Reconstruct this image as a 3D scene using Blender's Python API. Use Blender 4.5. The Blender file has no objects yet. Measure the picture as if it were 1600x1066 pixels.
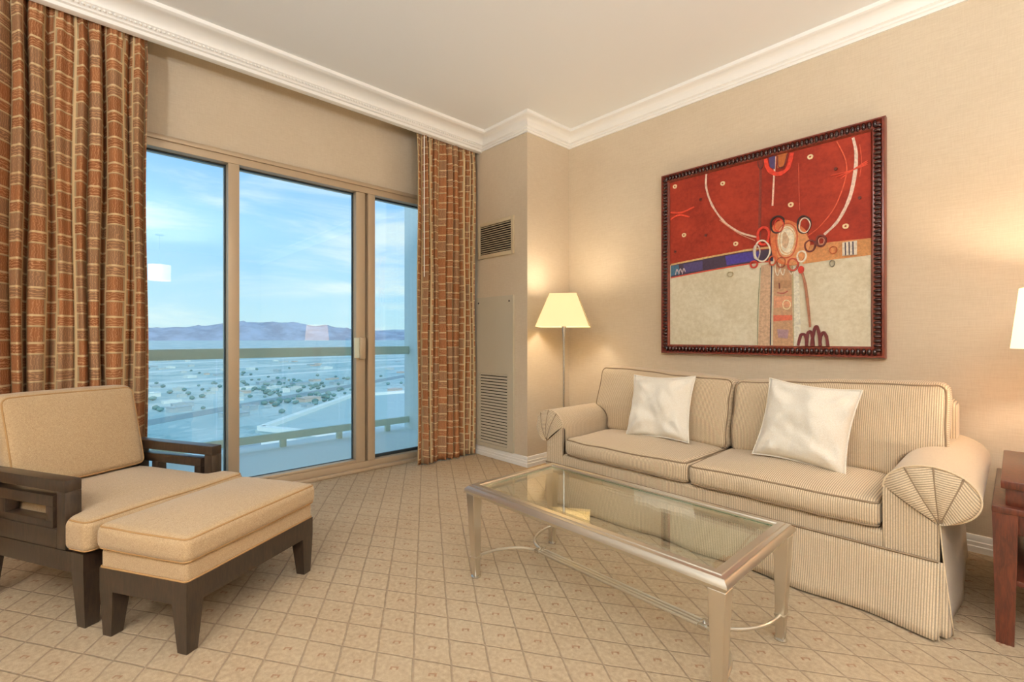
import bpy, bmesh, math, random
from mathutils import Vector, Matrix, noise
R = math.radians
random.seed(7)
SC = bpy.context.scene
COL = SC.collection

# ------------------------------------------------------------------ camera
CAM_F, CAM_H = 739.6, 1.1
cam_data = bpy.data.cameras.new('camera')
cam_data.sensor_width = 36.0
cam_data.lens = CAM_F / 1600 * 36.0
cam_data.shift_y = -5.0 / 1600
cam_data.clip_start, cam_data.clip_end = 0.02, 60000
cam = bpy.data.objects.new('camera', cam_data)
COL.objects.link(cam)
cam.location = (0, 0, CAM_H)
cam.rotation_euler = (R(90), 0, math.atan(787 / CAM_F))
SC.camera = cam

# ------------------------------------------------------------------ colour management
SC.view_settings.view_transform = 'Standard'
SC.view_settings.look = 'None'
SC.view_settings.gamma = 1.0
SC.view_settings.use_curve_mapping = False
SC.view_settings.exposure = 0.0
SC.cycles.caustics_reflective = False
SC.cycles.caustics_refractive = False
SC.cycles.sample_clamp_indirect = 4.0
SC.cycles.max_bounces = 10
SC.cycles.diffuse_bounces = 5
SC.cycles.transparent_max_bounces = 24

def lin(c):
    return tuple(((v / 255) / 12.92 if v / 255 <= 0.04045 else (((v / 255) + 0.055) / 1.055) ** 2.4) for v in c) + (1.0,)

# ------------------------------------------------------------------ node expressions
class Ex:
    """a float socket in a node tree, with arithmetic"""
    def __init__(s, nt, sock): s.nt, s.s = nt, sock
    def op(s, o, *a):
        n = s.nt.nodes.new('ShaderNodeMath'); n.operation = o
        for i, v in enumerate((s,) + a):
            if isinstance(v, Ex): s.nt.links.new(v.s, n.inputs[i])
            else: n.inputs[i].default_value = v
        return Ex(s.nt, n.outputs[0])
    def __add__(s, o): return s.op('ADD', o)
    def __sub__(s, o): return s.op('SUBTRACT', o)
    def __mul__(s, o): return s.op('MULTIPLY', o)
    def __truediv__(s, o): return s.op('DIVIDE', o)
    def __mod__(s, o): return s.op('FLOORED_MODULO', o)
    def frac(s): return s.op('FRACT')
    def floor(s): return s.op('FLOOR')
    def abs(s): return s.op('ABSOLUTE')
    def lt(s, o): return s.op('LESS_THAN', o)
    def gt(s, o): return s.op('GREATER_THAN', o)
    def min(s, o): return s.op('MINIMUM', o)
    def max(s, o): return s.op('MAXIMUM', o)
    def pow(s, o): return s.op('POWER', o)
    def sin(s): return s.op('SINE')
    def ramp(s, a, b):          # smooth 0..1 between a and b
        n = s.nt.nodes.new('ShaderNodeMapRange'); n.interpolation_type = 'SMOOTHSTEP'
        s.nt.links.new(s.s, n.inputs[0]); n.inputs[1].default_value = a; n.inputs[2].default_value = b
        return Ex(s.nt, n.outputs[0])

class Mat:
    def __init__(m, name, base=(0.8, 0.8, 0.8, 1), rough=0.6, metal=0.0, spec=0.5):
        m.m = bpy.data.materials.new(name); m.m.use_nodes = True
        m.nt = m.m.node_tree; m.b = m.nt.nodes['Principled BSDF']
        m.set('Base Color', base); m.set('Roughness', rough); m.set('Metallic', metal); m.set('Specular IOR Level', spec)
        m.m.diffuse_color = base
    def set(m, k, v):
        if isinstance(v, Ex): m.nt.links.new(v.s, m.b.inputs[k])
        elif hasattr(v, 'is_output'): m.nt.links.new(v, m.b.inputs[k])
        else: m.b.inputs[k].default_value = v
    def node(m, t): return m.nt.nodes.new(t)
    def coord(m, kind='Object'):
        t = m.node('ShaderNodeTexCoord'); return t.outputs[kind]
    def xyz(m, sock):
        n = m.node('ShaderNodeSeparateXYZ'); m.nt.links.new(sock, n.inputs[0])
        return [Ex(m.nt, o) for o in n.outputs]
    def noise(m, vec, scale, detail=3, rough=0.5, stretch=None, dist=0.0):
        if stretch:
            mp = m.node('ShaderNodeMapping'); mp.inputs['Scale'].default_value = stretch
            m.nt.links.new(vec, mp.inputs[0]); vec = mp.outputs[0]
        n = m.node('ShaderNodeTexNoise'); m.nt.links.new(vec, n.inputs['Vector'])
        n.inputs['Scale'].default_value = scale; n.inputs['Detail'].default_value = detail
        n.inputs['Roughness'].default_value = rough; n.inputs['Distortion'].default_value = dist
        return Ex(m.nt, n.outputs['Fac'])
    def mix(m, f, a, b):
        n = m.node('ShaderNodeMix'); n.data_type = 'RGBA'
        m.nt.links.new(f.s, n.inputs[0]) if isinstance(f, Ex) else setattr(n.inputs[0], 'default_value', f)
        for i, v in ((6, a), (7, b)):
            if hasattr(v, 'is_output'): m.nt.links.new(v, n.inputs[i])
            else: n.inputs[i].default_value = v
        return n.outputs[2]
    def bump(m, h, strength=0.3, dist=0.01):
        n = m.node('ShaderNodeBump'); n.inputs['Strength'].default_value = strength; n.inputs['Distance'].default_value = dist
        m.nt.links.new(h.s, n.inputs['Height']); m.nt.links.new(n.outputs[0], m.b.inputs['Normal'])

# ------------------------------------------------------------------ world: evening sky with thin clouds
world = bpy.data.worlds.new('evening_sky'); SC.world = world; world.use_nodes = True
nt = world.node_tree; nt.nodes.clear()
wo = nt.nodes.new('ShaderNodeOutputWorld'); bg = nt.nodes.new('ShaderNodeBackground')
nt.links.new(bg.outputs[0], wo.inputs[0])
tc = nt.nodes.new('ShaderNodeTexCoord'); sp = nt.nodes.new('ShaderNodeSeparateXYZ')
nt.links.new(tc.outputs['Generated'], sp.inputs[0])
ramp = nt.nodes.new('ShaderNodeValToRGB'); nt.links.new(sp.outputs[2], ramp.inputs[0])
els = ramp.color_ramp.elements
els[0].position, els[0].color = 0.0, lin((196, 222, 232))
els[1].position, els[1].color = 1.0, lin((120, 172, 226))
for p, c in ((0.05, (190, 222, 238)), (0.12, (172, 214, 244)), (0.22, (148, 200, 246)), (0.34, (140, 190, 236))):
    e = els.new(p); e.color = lin(c)
mp = nt.nodes.new('ShaderNodeMapping'); mp.inputs['Scale'].default_value = (1.3, 1.3, 6.5)
mp.inputs['Location'].default_value = (0.35, 0.2, 0.6); mp.inputs['Rotation'].default_value = (0.12, -0.1, 0)
nt.links.new(tc.outputs['Generated'], mp.inputs[0])
nz = nt.nodes.new('ShaderNodeTexNoise'); nt.links.new(mp.outputs[0], nz.inputs['Vector'])
nz.inputs['Scale'].default_value = 2.3; nz.inputs['Detail'].default_value = 7; nz.inputs['Roughness'].default_value = 0.55
nz.inputs['Distortion'].default_value = 0.4
cl = Ex(nt, nz.outputs['Fac']).ramp(0.46, 0.74) * 0.8
mx = nt.nodes.new('ShaderNodeMix'); mx.data_type = 'RGBA'
nt.links.new(cl.s, mx.inputs[0]); nt.links.new(ramp.outputs[0], mx.inputs[6]); mx.inputs[7].default_value = lin((238, 240, 238))
nt.links.new(mx.outputs[2], bg.inputs['Color'])
bg.inputs['Strength'].default_value = 1.3

# lamp strengths (watts); the lamps themselves are built further down
W_FLOOR_LAMP, W_TABLE_LAMP, W_CEILING_FILL, W_PENDANT, W_TORCH_FILL = 13, 16, 15, 26, 245
WARM = (1.0, 0.86, 0.68)
WARM2 = (0.86, 0.935, 1.0)

# low evening sun from behind the building: lights the plain, never the room
sun_d = bpy.data.lights.new('evening_sun', 'SUN'); sun_d.energy = 1.9; sun_d.angle = R(12); sun_d.color = (1.0, 0.93, 0.86)
sun = bpy.data.objects.new('evening_sun', sun_d); COL.objects.link(sun); sun.location = (0, 0, 60); sun.rotation_euler = (0, R(58), R(-20))

# ------------------------------------------------------------------ mesh helpers
def link(o, parent=None):
    COL.objects.link(o)
    if parent: o.parent = parent
    return o

def tag(o, label=None, cat=None, group=None, kind=None):
    if label: o['label'] = label
    if cat: o['category'] = cat
    if group: o['group'] = group
    if kind: o['kind'] = kind
    return o

def thing(name, label, cat, loc=(0, 0, 0), rz=0.0, group=None, kind=None):
    o = bpy.data.objects.new(name, None); link(o)
    o.location = loc; o.rotation_euler = (0, 0, rz); o.empty_display_size = 0.1
    return tag(o, label, cat, group, kind)

def mesh_of(bm, name, mat, smooth=35):
    bmesh.ops.recalc_face_normals(bm, faces=bm.faces)
    me = bpy.data.meshes.new(name); bm.to_mesh(me); bm.free()
    me.materials.append(mat.m if isinstance(mat, Mat) else mat)
    if smooth:
        me.polygons.foreach_set('use_smooth', [True] * len(me.polygons))
        me.set_sharp_from_angle(angle=R(smooth))
    return me

def part(name, bm, mat, parent=None, world=False, smooth=35, loc=None, rot=None, label=None):
    if world and parent: bmesh.ops.translate(bm, verts=bm.verts, vec=-Vector(parent.location))
    o = bpy.data.objects.new(name, mesh_of(bm, name, mat, smooth)); link(o, parent)
    if loc: o.location = loc
    if rot: o.rotation_euler = rot
    if label: o['label'] = label
    return o

def struct(name, bm, mat, parent=None, smooth=35, label=None):
    o = part(name, bm, mat, parent, smooth=smooth)
    if not parent: o['kind'] = 'structure'
    if label: o['label'] = label
    return o

def bx(bm, lo, hi, bev=0.0, seg=2):
    lo, hi = Vector(lo), Vector(hi)
    m = Matrix.Translation((lo + hi) / 2) @ Matrix.Diagonal((*(hi - lo), 1))
    g = bmesh.ops.create_cube(bm, size=1, matrix=m)
    if bev:
        es = {e for v in g['verts'] for e in v.link_edges}
        bmesh.ops.bevel(bm, geom=list(es), offset=bev, segments=seg, affect='EDGES', profile=0.5)
    return bm

def BX(lo, hi, bev=0.0, seg=2): return bx(bmesh.new(), lo, hi, bev, seg)

def frustum(bm, c0, s0, c1, s1):
    """square-section tapered bar, c = centre, s = (sx, sy) at bottom and top"""
    vs = []
    for c, s in ((c0, s0), (c1, s1)):
        for a, b in ((-1, -1), (1, -1), (1, 1), (-1, 1)):
            vs.append(bm.verts.new((c[0] + a * s[0] / 2, c[1] + b * s[1] / 2, c[2])))
    bm.faces.new(vs[3::-1]); bm.faces.new(vs[4:])
    for i in range(4):
        j = (i + 1) % 4; bm.faces.new((vs[i], vs[j], vs[4 + j], vs[4 + i]))
    return bm

def tube(bm, pts, rad, seg=8, closed=False, caps=True):
    pts = [Vector(p) for p in pts]; n = len(pts); rings = []
    up = Vector((0, 0, 1)); prev = None
    for i, p in enumerate(pts):
        a = pts[(i - 1) % n] if (closed or i > 0) else p
        b = pts[(i + 1) % n] if (closed or i < n - 1) else p
        t = (b - a).normalized()
        if prev is None:
            nrm = t.cross(up)
            if nrm.length < 1e-4: nrm = t.cross(Vector((1, 0, 0)))
            nrm.normalize()
        else:
            nrm = (prev - t * prev.dot(t)).normalized()
        prev = nrm; bi = t.cross(nrm)
        r = rad[i] if isinstance(rad, (list, tuple)) else rad
        rings.append([bm.verts.new(p + (nrm * math.cos(k * 2 * math.pi / seg) + bi * math.sin(k * 2 * math.pi / seg)) * r) for k in range(seg)])
    for i in range(n if closed else n - 1):
        A, B = rings[i], rings[(i + 1) % n]
        for k in range(seg):
            l = (k + 1) % seg; bm.faces.new((A[k], A[l], B[l], B[k]))
    if not closed and caps:
        bm.faces.new(rings[0][::-1]); bm.faces.new(rings[-1])
    return bm

def lathe(bm, prof, seg=32, c=(0, 0)):
    rings = []
    for r, z in prof:
        rings.append([bm.verts.new((c[0] + r * math.cos(2 * math.pi * k / seg), c[1] + r * math.sin(2 * math.pi * k / seg), z)) for k in range(seg)])
    for A, B in zip(rings, rings[1:]):
        for k in range(seg):
            l = (k + 1) % seg; bm.faces.new((A[k], A[l], B[l], B[k]))
    if prof[0][0] > 1e-5: bm.faces.new(rings[0][::-1])
    if prof[-1][0] > 1e-5: bm.faces.new(rings[-1])
    return bm

def prism(bm, pts, axis, a, b):
    """polygon pts (2D) extruded along axis ('x','y','z') from a to b"""
    def mk(p, t): return {'x': (t, p[0], p[1]), 'y': (p[0], t, p[1]), 'z': (p[0], p[1], t)}[axis]
    A = [bm.verts.new(mk(p, a)) for p in pts]; B = [bm.verts.new(mk(p, b)) for p in pts]
    bm.faces.new(A); bm.faces.new(B[::-1]); n = len(pts)
    for i in range(n):
        j = (i + 1) % n; bm.faces.new((A[i], B[i], B[j], A[j]))
    return bm

def sweep(bm, prof, path, closed=False, caps=True):
    """profile [(out, z)] swept along a plan polyline with mitres; out = to the left of travel"""
    P = [Vector(p) for p in path]; n = len(P); rings = []
    for i in range(n):
        d0 = (P[i] - P[(i - 1) % n]).normalized() if (closed or i > 0) else None
        d1 = (P[(i + 1) % n] - P[i]).normalized() if (closed or i < n - 1) else None
        d0 = d0 or d1; d1 = d1 or d0
        n0 = Vector((-d0.y, d0.x)); n1 = Vector((-d1.y, d1.x)); m = (n0 + n1)
        m = m / max(1e-6, m.dot(n0))
        rings.append([bm.verts.new((P[i].x + m.x * o, P[i].y + m.y * o, z)) for o, z in prof])
    k = len(prof)
    for i in range(n if closed else n - 1):
        A, B = rings[i], rings[(i + 1) % n]
        for j in range(k):
            l = (j + 1) % k; bm.faces.new((A[j], A[l], B[l], B[j]))
    if not closed and caps: bm.faces.new(rings[0]); bm.faces.new(rings[-1][::-1])
    return bm

def axis_samples(h, r, m, k=4):
    e = [h - r + r * math.tan(R(45) * i / k) for i in range(1, k + 1)]
    inner = [-(h - r) + 2 * (h - r) * i / m for i in range(m + 1)]
    return [-x for x in reversed(e)] + inner + e

def soft_post(q, lo, hi, crown, wob, seed, deform=None):
    """crown and unevenness of a cushion, for a point on its rounded block"""
    lo, hi = Vector(lo), Vector(hi); c = (lo + hi) / 2; h = (hi - lo) / 2
    q = q - c; nn = [q[i] / h[i] for i in range(3)]; q2 = q.copy()
    for i in range(3):
        a, b = [j for j in range(3) if j != i]
        q2[i] += crown[i] * nn[i] * max(0, 1 - nn[a] ** 2) * max(0, 1 - nn[b] ** 2)
    q2 += c
    if wob: q2 += noise.noise_vector(q2 * 6 + Vector((seed, seed, seed))) * wob
    return deform(q2) if deform else q2

def soft_box(bm, lo, hi, r, crown=(0, 0, 0), m=(8, 8, 3), deform=None, wob=0.0, seed=0.0):
    """rounded, crowned cushion block"""
    lo, hi = Vector(lo), Vector(hi); c = (lo + hi) / 2; h = (hi - lo) / 2
    ax = [axis_samples(h[i], r, m[i]) for i in range(3)]
    cache = {}
    def V(p):
        key = tuple(round(v, 5) for v in p)
        if key in cache: return cache[key]
        q = Vector(p)
        inn = Vector([max(-(h[i] - r), min(h[i] - r, q[i])) for i in range(3)])
        d = q - inn
        q = inn + d.normalized() * r if d.length > 1e-7 else inn
        q2 = soft_post(q + c, lo, hi, crown, wob, seed, deform)
        cache[key] = bm.verts.new(q2); return cache[key]
    for i in range(3):
        a, b = [(1, 2), (2, 0), (0, 1)][i]
        for s in (-1, 1):
            A, B = ax[a], ax[b]
            for u in range(len(A) - 1):
                for v in range(len(B) - 1):
                    q = []
                    for du, dv in ((0, 0), (1, 0), (1, 1), (0, 1)):
                        p = [0, 0, 0]; p[i] = s * h[i]; p[a] = A[u + du]; p[b] = B[v + dv]; q.append(V(p))
                    if len(set(q)) == 4:
                        f = q if s > 0 else q[::-1]
                        try: bm.faces.new(f)
                        except ValueError: pass
    return bm

def rrect(lo, hi, z, cr, k=5, mid=10):
    """rounded rectangle path in plan at height z"""
    pts = []
    (x0, y0), (x1, y1) = lo, hi
    cs = [((x1 - cr, y0 + cr), -90), ((x1 - cr, y1 - cr), 0), ((x0 + cr, y1 - cr), 90), ((x0 + cr, y0 + cr), 180)]
    for i, (c, a0) in enumerate(cs):
        for j in range(k + 1):
            a = R(a0 + 90 * j / k); pts.append(Vector((c[0] + cr * math.cos(a), c[1] + cr * math.sin(a), z)))
        nx = cs[(i + 1) % 4]; a = R(nx[1]); e = Vector((nx[0][0] + cr * math.cos(a), nx[0][1] + cr * math.sin(a), z))
        s = pts[-1].copy()
        for j in range(1, mid): pts.append(s.lerp(e, j / mid))
    return pts

def set_uv(bm, fn):
    uv = bm.loops.layers.uv.verify()
    bm.normal_update()
    for f in bm.faces:
        for l in f.loops: l[uv].uv = fn(l.vert.co, f.normal)
    return bm

def copy_tree(o, parent=None):
    c = o.copy(); link(c); c.parent = parent
    for ch in o.children: copy_tree(ch, c)
    return c

# ------------------------------------------------------------------ materials
def wallpaper():
    m = Mat('linen_wallpaper', lin((214, 193, 160)), 0.75, spec=0.25)
    p = m.coord()
    a = m.noise(p, 160, 2, stretch=(0.12, 0.12, 2.0)); b = m.noise(p, 160, 2, stretch=(2.0, 2.0, 0.12)); c = m.noise(p, 2.2, 2)
    f = a * 0.4 + b * 0.3 + c * 0.3
    m.set('Base Color', m.mix(f.ramp(0.3, 0.7), lin((204, 186, 160)), lin((216, 200, 176))))
    m.bump(a + b, 0.12, 0.002); return m
M_WALL = wallpaper()
M_CEIL = Mat('white_ceiling_paint', lin((246, 246, 244)), 0.9, spec=0.2)
M_TRIM = Mat('cream_white_trim_paint', lin((247, 244, 238)), 0.45)
M_DARK = Mat('dark_void', (0.012, 0.01, 0.009, 1), 0.8)

def carpet():
    m = Mat('diamond_carpet', rough=0.95, spec=0.1)
    pos = m.coord(); x, y, z = m.xyz(pos)
    wob = (m.noise(pos, 14, 1) - 0.5) * 0.05
    u = x / 0.231 + y / 0.15 + 0.35 + wob; v = x / 0.231 - y / 0.15 + 13.897 + wob
    fu, fv = u.frac(), v.frac()
    du = fu.min(fu * -1 + 1); dv = fv.min(fv * -1 + 1)
    line = du.min(dv).ramp(0.040, 0.012)
    a, b = fu - 0.5, fv - 0.5
    lx, ly = (a + b) * 0.1155, (a - b) * 0.075
    rx, ry = (lx * 0.73 + ly * 0.68), (ly * 0.73 - lx * 0.68)
    q = (rx / 0.014).abs().max((ry / 0.011).abs())
    ring = q.lt(1.0) * q.gt(0.5) * ry.gt(-0.004)
    pile = m.noise(pos, 420, 3, 0.7); big = m.noise(pos, 3.0, 3); mid = m.noise(pos, 60, 3)
    base = m.mix((pile * 0.6 + mid * 0.4).ramp(0.3, 0.72), lin((158, 134, 106)), lin((200, 176, 144)))
    base = m.mix(big.ramp(0.3, 0.75) * 0.25, base, lin((196, 178, 150)))
    base = m.mix(line * 0.5, base, lin((124, 102, 84)))
    base = m.mix(ring * 0.6, base, lin((140, 92, 62)))
    m.set('Base Color', base)
    m.bump(pile * 0.6 + mid * 0.7 - line * 0.9 - ring * 0.5, 0.55, 0.006); return m
M_CARPET = carpet()

def curtain_mat():
    m = Mat('woven_block_curtain', rough=0.85, spec=0.2)
    u, v, _ = m.xyz(m.coord('UV'))
    pos = m.coord('UV')
    W, H = 0.125, 0.145
    cu = u / W; col = cu.floor(); fu = cu.frac()
    odd = (col * 0.5).frac().gt(0.25)
    vv = v / H + odd * 0.5; fv = vv.frac(); row = vv.floor()
    horiz = fv.lt(0.40)
    g = 0.055
    in_h = horiz * fu.gt(g) * fu.lt(1 - g) * fv.gt(0.04) * fv.lt(0.36)
    in_v = (horiz * -1 + 1) * fu.gt(0.13) * fu.lt(0.87) * fv.gt(0.44) * fv.lt(0.97)
    mp = m.node('ShaderNodeMapping'); mp.inputs['Scale'].default_value = (1, 1, 1); m.nt.links.new(pos, mp.inputs[0])
    wd = (m.noise(pos, 30, 2, dist=1.2) - 0.5)
    gh = ((v * 420 + wd * 14).sin()).ramp(0.35, 0.95)
    gv = ((u * 520 + wd * 14).sin()).ramp(0.35, 0.95)
    tone = ((col * 12.9898 + row * 78.233).sin() * 43758.5453).frac()
    rust = m.mix(tone, lin((142, 90, 56)), lin((166, 110, 72)))
    rust = m.mix(tone.gt(0.62) * 0.75, rust, lin((136, 106, 80)))
    light = lin((208, 158, 114))
    blk = m.mix(gh * 0.6, rust, light); blv = m.mix(gv * 0.35, rust, light)
    c = m.mix(in_v, lin((164, 142, 108)), blv); c = m.mix(in_h, c, blk)
    edge = (fv - 0.40).abs().lt(0.035).max(fv.lt(0.035)).max(fu.lt(0.045)).max(fu.gt(0.955))
    c = m.mix(edge * 0.8, c, lin((214, 186, 142)))
    m.set('Base Color', c)
    m.bump(in_h * gh + in_v * gv, 0.15, 0.002); return m
M_CURTAIN = curtain_mat()

def tweed():
    m = Mat('tan_tweed_upholstery', rough=0.9, spec=0.2)
    p = m.coord(); a = m.noise(p, 380, 3, 0.7); b = m.noise(p, 110, 3)
    m.set('Base Color', m.mix((a * 0.85 + b * 0.15).ramp(0.3, 0.7), lin((162, 132, 96)), lin((202, 174, 136))))
    m.set('Sheen Weight', 0.25); m.bump(a, 0.35, 0.003); return m
M_TWEED = tweed()
M_TWEED_PIPE = Mat('tan_piping', lin((170, 132, 88)), 0.85, spec=0.2)

def stripe():
    m = Mat('pinstripe_upholstery', rough=0.85, spec=0.2)
    u, v, _ = m.xyz(m.coord('UV')); p = m.coord()
    s = (u / 0.0082).frac(); s2 = (u / 0.0328).frac()
    ln = (s - 0.5).abs().ramp(0.30, 0.14); wide = (s2 - 0.5).abs().ramp(0.2, 0.1)
    n = m.noise(p, 260, 2)
    c = m.mix(n.ramp(0.3, 0.7), lin((206, 182, 148)), lin((224, 202, 170)))
    c = m.mix(wide * 0.25, c, lin((206, 184, 152)))
    c = m.mix(ln * 0.66, c, lin((108, 90, 74)))
    m.set('Base Color', c); m.set('Sheen Weight', 0.2); m.bump(ln * 0.6 + n * 0.4, 0.12, 0.002); return m
M_STRIPE = stripe()
M_SEAM = Mat('brown_welt', lin((136, 114, 90)), 0.85, spec=0.2)

def pillow_mat():
    m = Mat('ivory_satin_pillow', lin((238, 230, 214)), 0.6, spec=0.35)
    p = m.coord(); a = m.noise(p, 9, 3, 0.5, dist=0.8); b = m.noise(p, 300, 2)
    m.set('Base Color', m.mix(b.ramp(0.3, 0.7), lin((232, 222, 204)), lin((244, 238, 226))))
    m.set('Sheen Weight', 0.3); m.bump(a * 1.0 + b * 0.02, 0.16, 0.03); return m
M_PILLOW = pillow_mat()

def wood(name, dark, light, rough, axis=(1, 1, 1)):
    m = Mat(name, rough=rough, spec=0.5)
    p = m.coord(); a = m.noise(p, 12, 5, 0.6, stretch=(6, 6, 1), dist=0.6); b = m.noise(p, 70, 3, stretch=(4, 4, 0.5))
    m.set('Base Color', m.mix((a * 0.7 + b * 0.3).ramp(0.35, 0.7), lin(dark), lin(light)))
    m.set('Coat Weight', 0.25); m.set('Coat Roughness', 0.25); return m
M_ESPRESSO = wood('espresso_wood', (38, 27, 20), (62, 46, 33), 0.35)
M_MAHOGANY = wood('mahogany_wood', (66, 28, 18), (102, 48, 30), 0.3)
M_FRAME = wood('dark_red_lacquer', (92, 32, 22), (134, 58, 40), 0.28)
M_BEAD = wood('black_brown_bead_lacquer', (38, 14, 12), (60, 24, 18), 0.15)
M_CHAMP = Mat('champagne_metal', lin((214, 206, 192)), 0.28, 0.92)
M_STEEL = Mat('polished_steel', lin((214, 212, 208)), 0.18, 1.0)
M_ALU = Mat('beige_anodised_frame', lin((190, 168, 140)), 0.45, 0.25)
M_GASKET = Mat('dark_gasket', lin((46, 52, 52)), 0.6)
M_VENT = Mat('beige_vent_enamel', lin((206, 188, 156)), 0.5)
M_PANEL = Mat('grey_beige_panel_enamel', lin((196, 186, 164)), 0.45)
M_SCREW = Mat('screw_head', lin((96, 88, 76)), 0.4, 0.7)
M_WHITE = Mat('white_plastic', lin((244, 240, 232)), 0.4)
M_CONC = Mat('painted_balcony_concrete', lin((240, 242, 238)), 0.85)
M_RAIL = Mat('painted_balcony_rail', lin((218, 222, 202)), 0.55)

def clear_glass(name, tint, f0=0.04, gloss=(1, 1, 1, 1)):
    """thin clear pane: Schlick reflectance over straight transmission"""
    m = bpy.data.materials.new(name); m.use_nodes = True; t = m.node_tree; t.nodes.clear()
    out = t.nodes.new('ShaderNodeOutputMaterial'); mix = t.nodes.new('ShaderNodeMixShader')
    tr = t.nodes.new('ShaderNodeBsdfTransparent'); gl = t.nodes.new('ShaderNodeBsdfGlossy')
    tr.inputs[0].default_value = tint; gl.inputs['Roughness'].default_value = 0.0; gl.inputs['Color'].default_value = gloss
    geo = t.nodes.new('ShaderNodeNewGeometry'); dot = t.nodes.new('ShaderNodeVectorMath'); dot.operation = 'DOT_PRODUCT'
    t.links.new(geo.outputs['Incoming'], dot.inputs[0]); t.links.new(geo.outputs['Normal'], dot.inputs[1])
    c = Ex(t, dot.outputs['Value']).abs()
    F = (c * -1 + 1).max(0.0).pow(5.0) * (1 - f0) + f0
    t.links.new(F.s, mix.inputs[0]); t.links.new(tr.outputs[0], mix.inputs[1]); t.links.new(gl.outputs[0], mix.inputs[2])
    t.links.new(mix.outputs[0], out.inputs[0]); m.diffuse_color = (0.7, 0.9, 0.95, 0.4); return m
M_PANE = clear_glass('window_glass', (0.90, 0.985, 0.985, 1), 0.06)
M_TOPGLASS = clear_glass('table_glass', (0.95, 0.985, 0.965, 1), 0.07)
M_GLASSEDGE = Mat('green_glass_edge', lin((96, 150, 116)), 0.08); M_GLASSEDGE.set('Transmission Weight', 0.5)

def shade_mat(name, col, strength, through=0.0):
    m = Mat(name, lin(col), 0.9, spec=0.1)
    m.set('Emission Color', lin(col)); m.set('Emission Strength', strength)
    if through:     # a little of the bulb's light comes through the cloth
        tr = m.node('ShaderNodeBsdfTranslucent'); tr.inputs[0].default_value = lin(col)
        mx = m.node('ShaderNodeMixShader'); mx.inputs[0].default_value = through
        out = m.nt.nodes['Material Output']
        m.nt.links.new(m.b.outputs[0], mx.inputs[1]); m.nt.links.new(tr.outputs[0], mx.inputs[2]); m.nt.links.new(mx.outputs[0], out.inputs[0])
    return m
M_SHADE1 = shade_mat('lit_parchment_shade', (255, 236, 184), 0.34, 0.03)
M_SHADE2 = shade_mat('lit_ivory_drum_shade', (255, 208, 158), 2.3)
M_SHADE3 = shade_mat('lit_linen_pendant_shade', (255, 206, 170), 3.0)
M_DIFF = shade_mat('lit_fill_diffuser', (255, 240, 220), 3.0)
M_BULB = shade_mat('lit_bulb', (255, 236, 200), 6.0)

# ================================================================== THE ROOM
ZC = 2.98                      # ceiling
XW, YS = -3.74, 3.41           # window wall inner face, sofa wall
XE, YB = 5.0, -2.6             # far walls behind the camera
CHX, CHY = -2.85, 2.857        # corner chase: return face and front face
W0, W1, WT = -1.95, 2.80, 2.385   # window opening

struct('floor', BX((XW - 0.3, YB - 0.2, -0.12), (XE + 0.2, YS + 0.2, 0)), M_CARPET, label='beige carpet with a brown diamond grid and small marks')
struct('ceiling', BX((XW - 0.3, YB - 0.2, ZC), (XE + 0.2, YS + 0.2, ZC + 0.15)), M_CEIL)
struct('wall_right', BX((CHX - 0.01, YS, 0), (XE + 0.2, YS + 0.2, ZC)), M_WALL, label='tan wallpapered wall behind the sofa')
struct('wall_far', BX((XE, YB - 0.2, 0), (XE + 0.2, YS, ZC)), M_WALL)
struct('wall_near', BX((XW - 0.3, YB - 0.2, 0), (XE, YB, ZC)), M_WALL)
wl = bmesh.new()
bx(wl, (XW - 0.3, W0, WT), (XW, YS + 0.2, ZC)); bx(wl, (XW - 0.3, YB, 0), (XW, W0, ZC)); bx(wl, (XW - 0.3, W1, 0), (XW, YS + 0.2, WT))
struct('wall_left', wl, M_WALL, label='tan wall around the sliding window')
struct('wall_corner', BX((XW, CHY, 0), (CHX, YS + 0.2, ZC)), M_WALL, label='boxed-out corner chase carrying the two grilles')

# crown moulding
prof = [(0, 2.853), (0.012, 2.853), (0.014, 2.868), (0.022, 2.872), (0.022, 2.884), (0.030, 2.889)]
for i in range(9):
    a = R(90 * i / 8); prof.append((0.036 + 0.060 * (1 - math.cos(a)), 2.893 + 0.058 * math.sin(a)))
prof += [(0.100, 2.953), (0.108, 2.958), (0.110, ZC), (0, ZC)]
struct('trim_1', sweep(bmesh.new(), prof, [(XE, YS), (CHX, YS), (CHX, CHY), (-3.463, CHY)]), M_TRIM, smooth=50,
       label='white crown moulding along the sofa wall and corner chase')
prof2 = [(-0.03, 2.846), (0, 2.846), (0.012, 2.850), (0.016, 2.868), (0.030, 2.873), (0.032, 2.882)]
for i in range(9):
    a = R(90 * i / 8); prof2.append((0.060 + 0.090 * (1 - math.cos(a)), 2.898 + 0.052 * math.sin(a)))
prof2 += [(0.160, 2.953), (0.172, 2.960), (0.175, ZC), (-0.03, ZC)]
pel = struct('trim_2', sweep(bmesh.new(), prof2, [(-3.463, CHY), (-3.463, YB)]), M_TRIM, smooth=50,
             label='white crown pelmet hiding the tops of the curtains')
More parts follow.
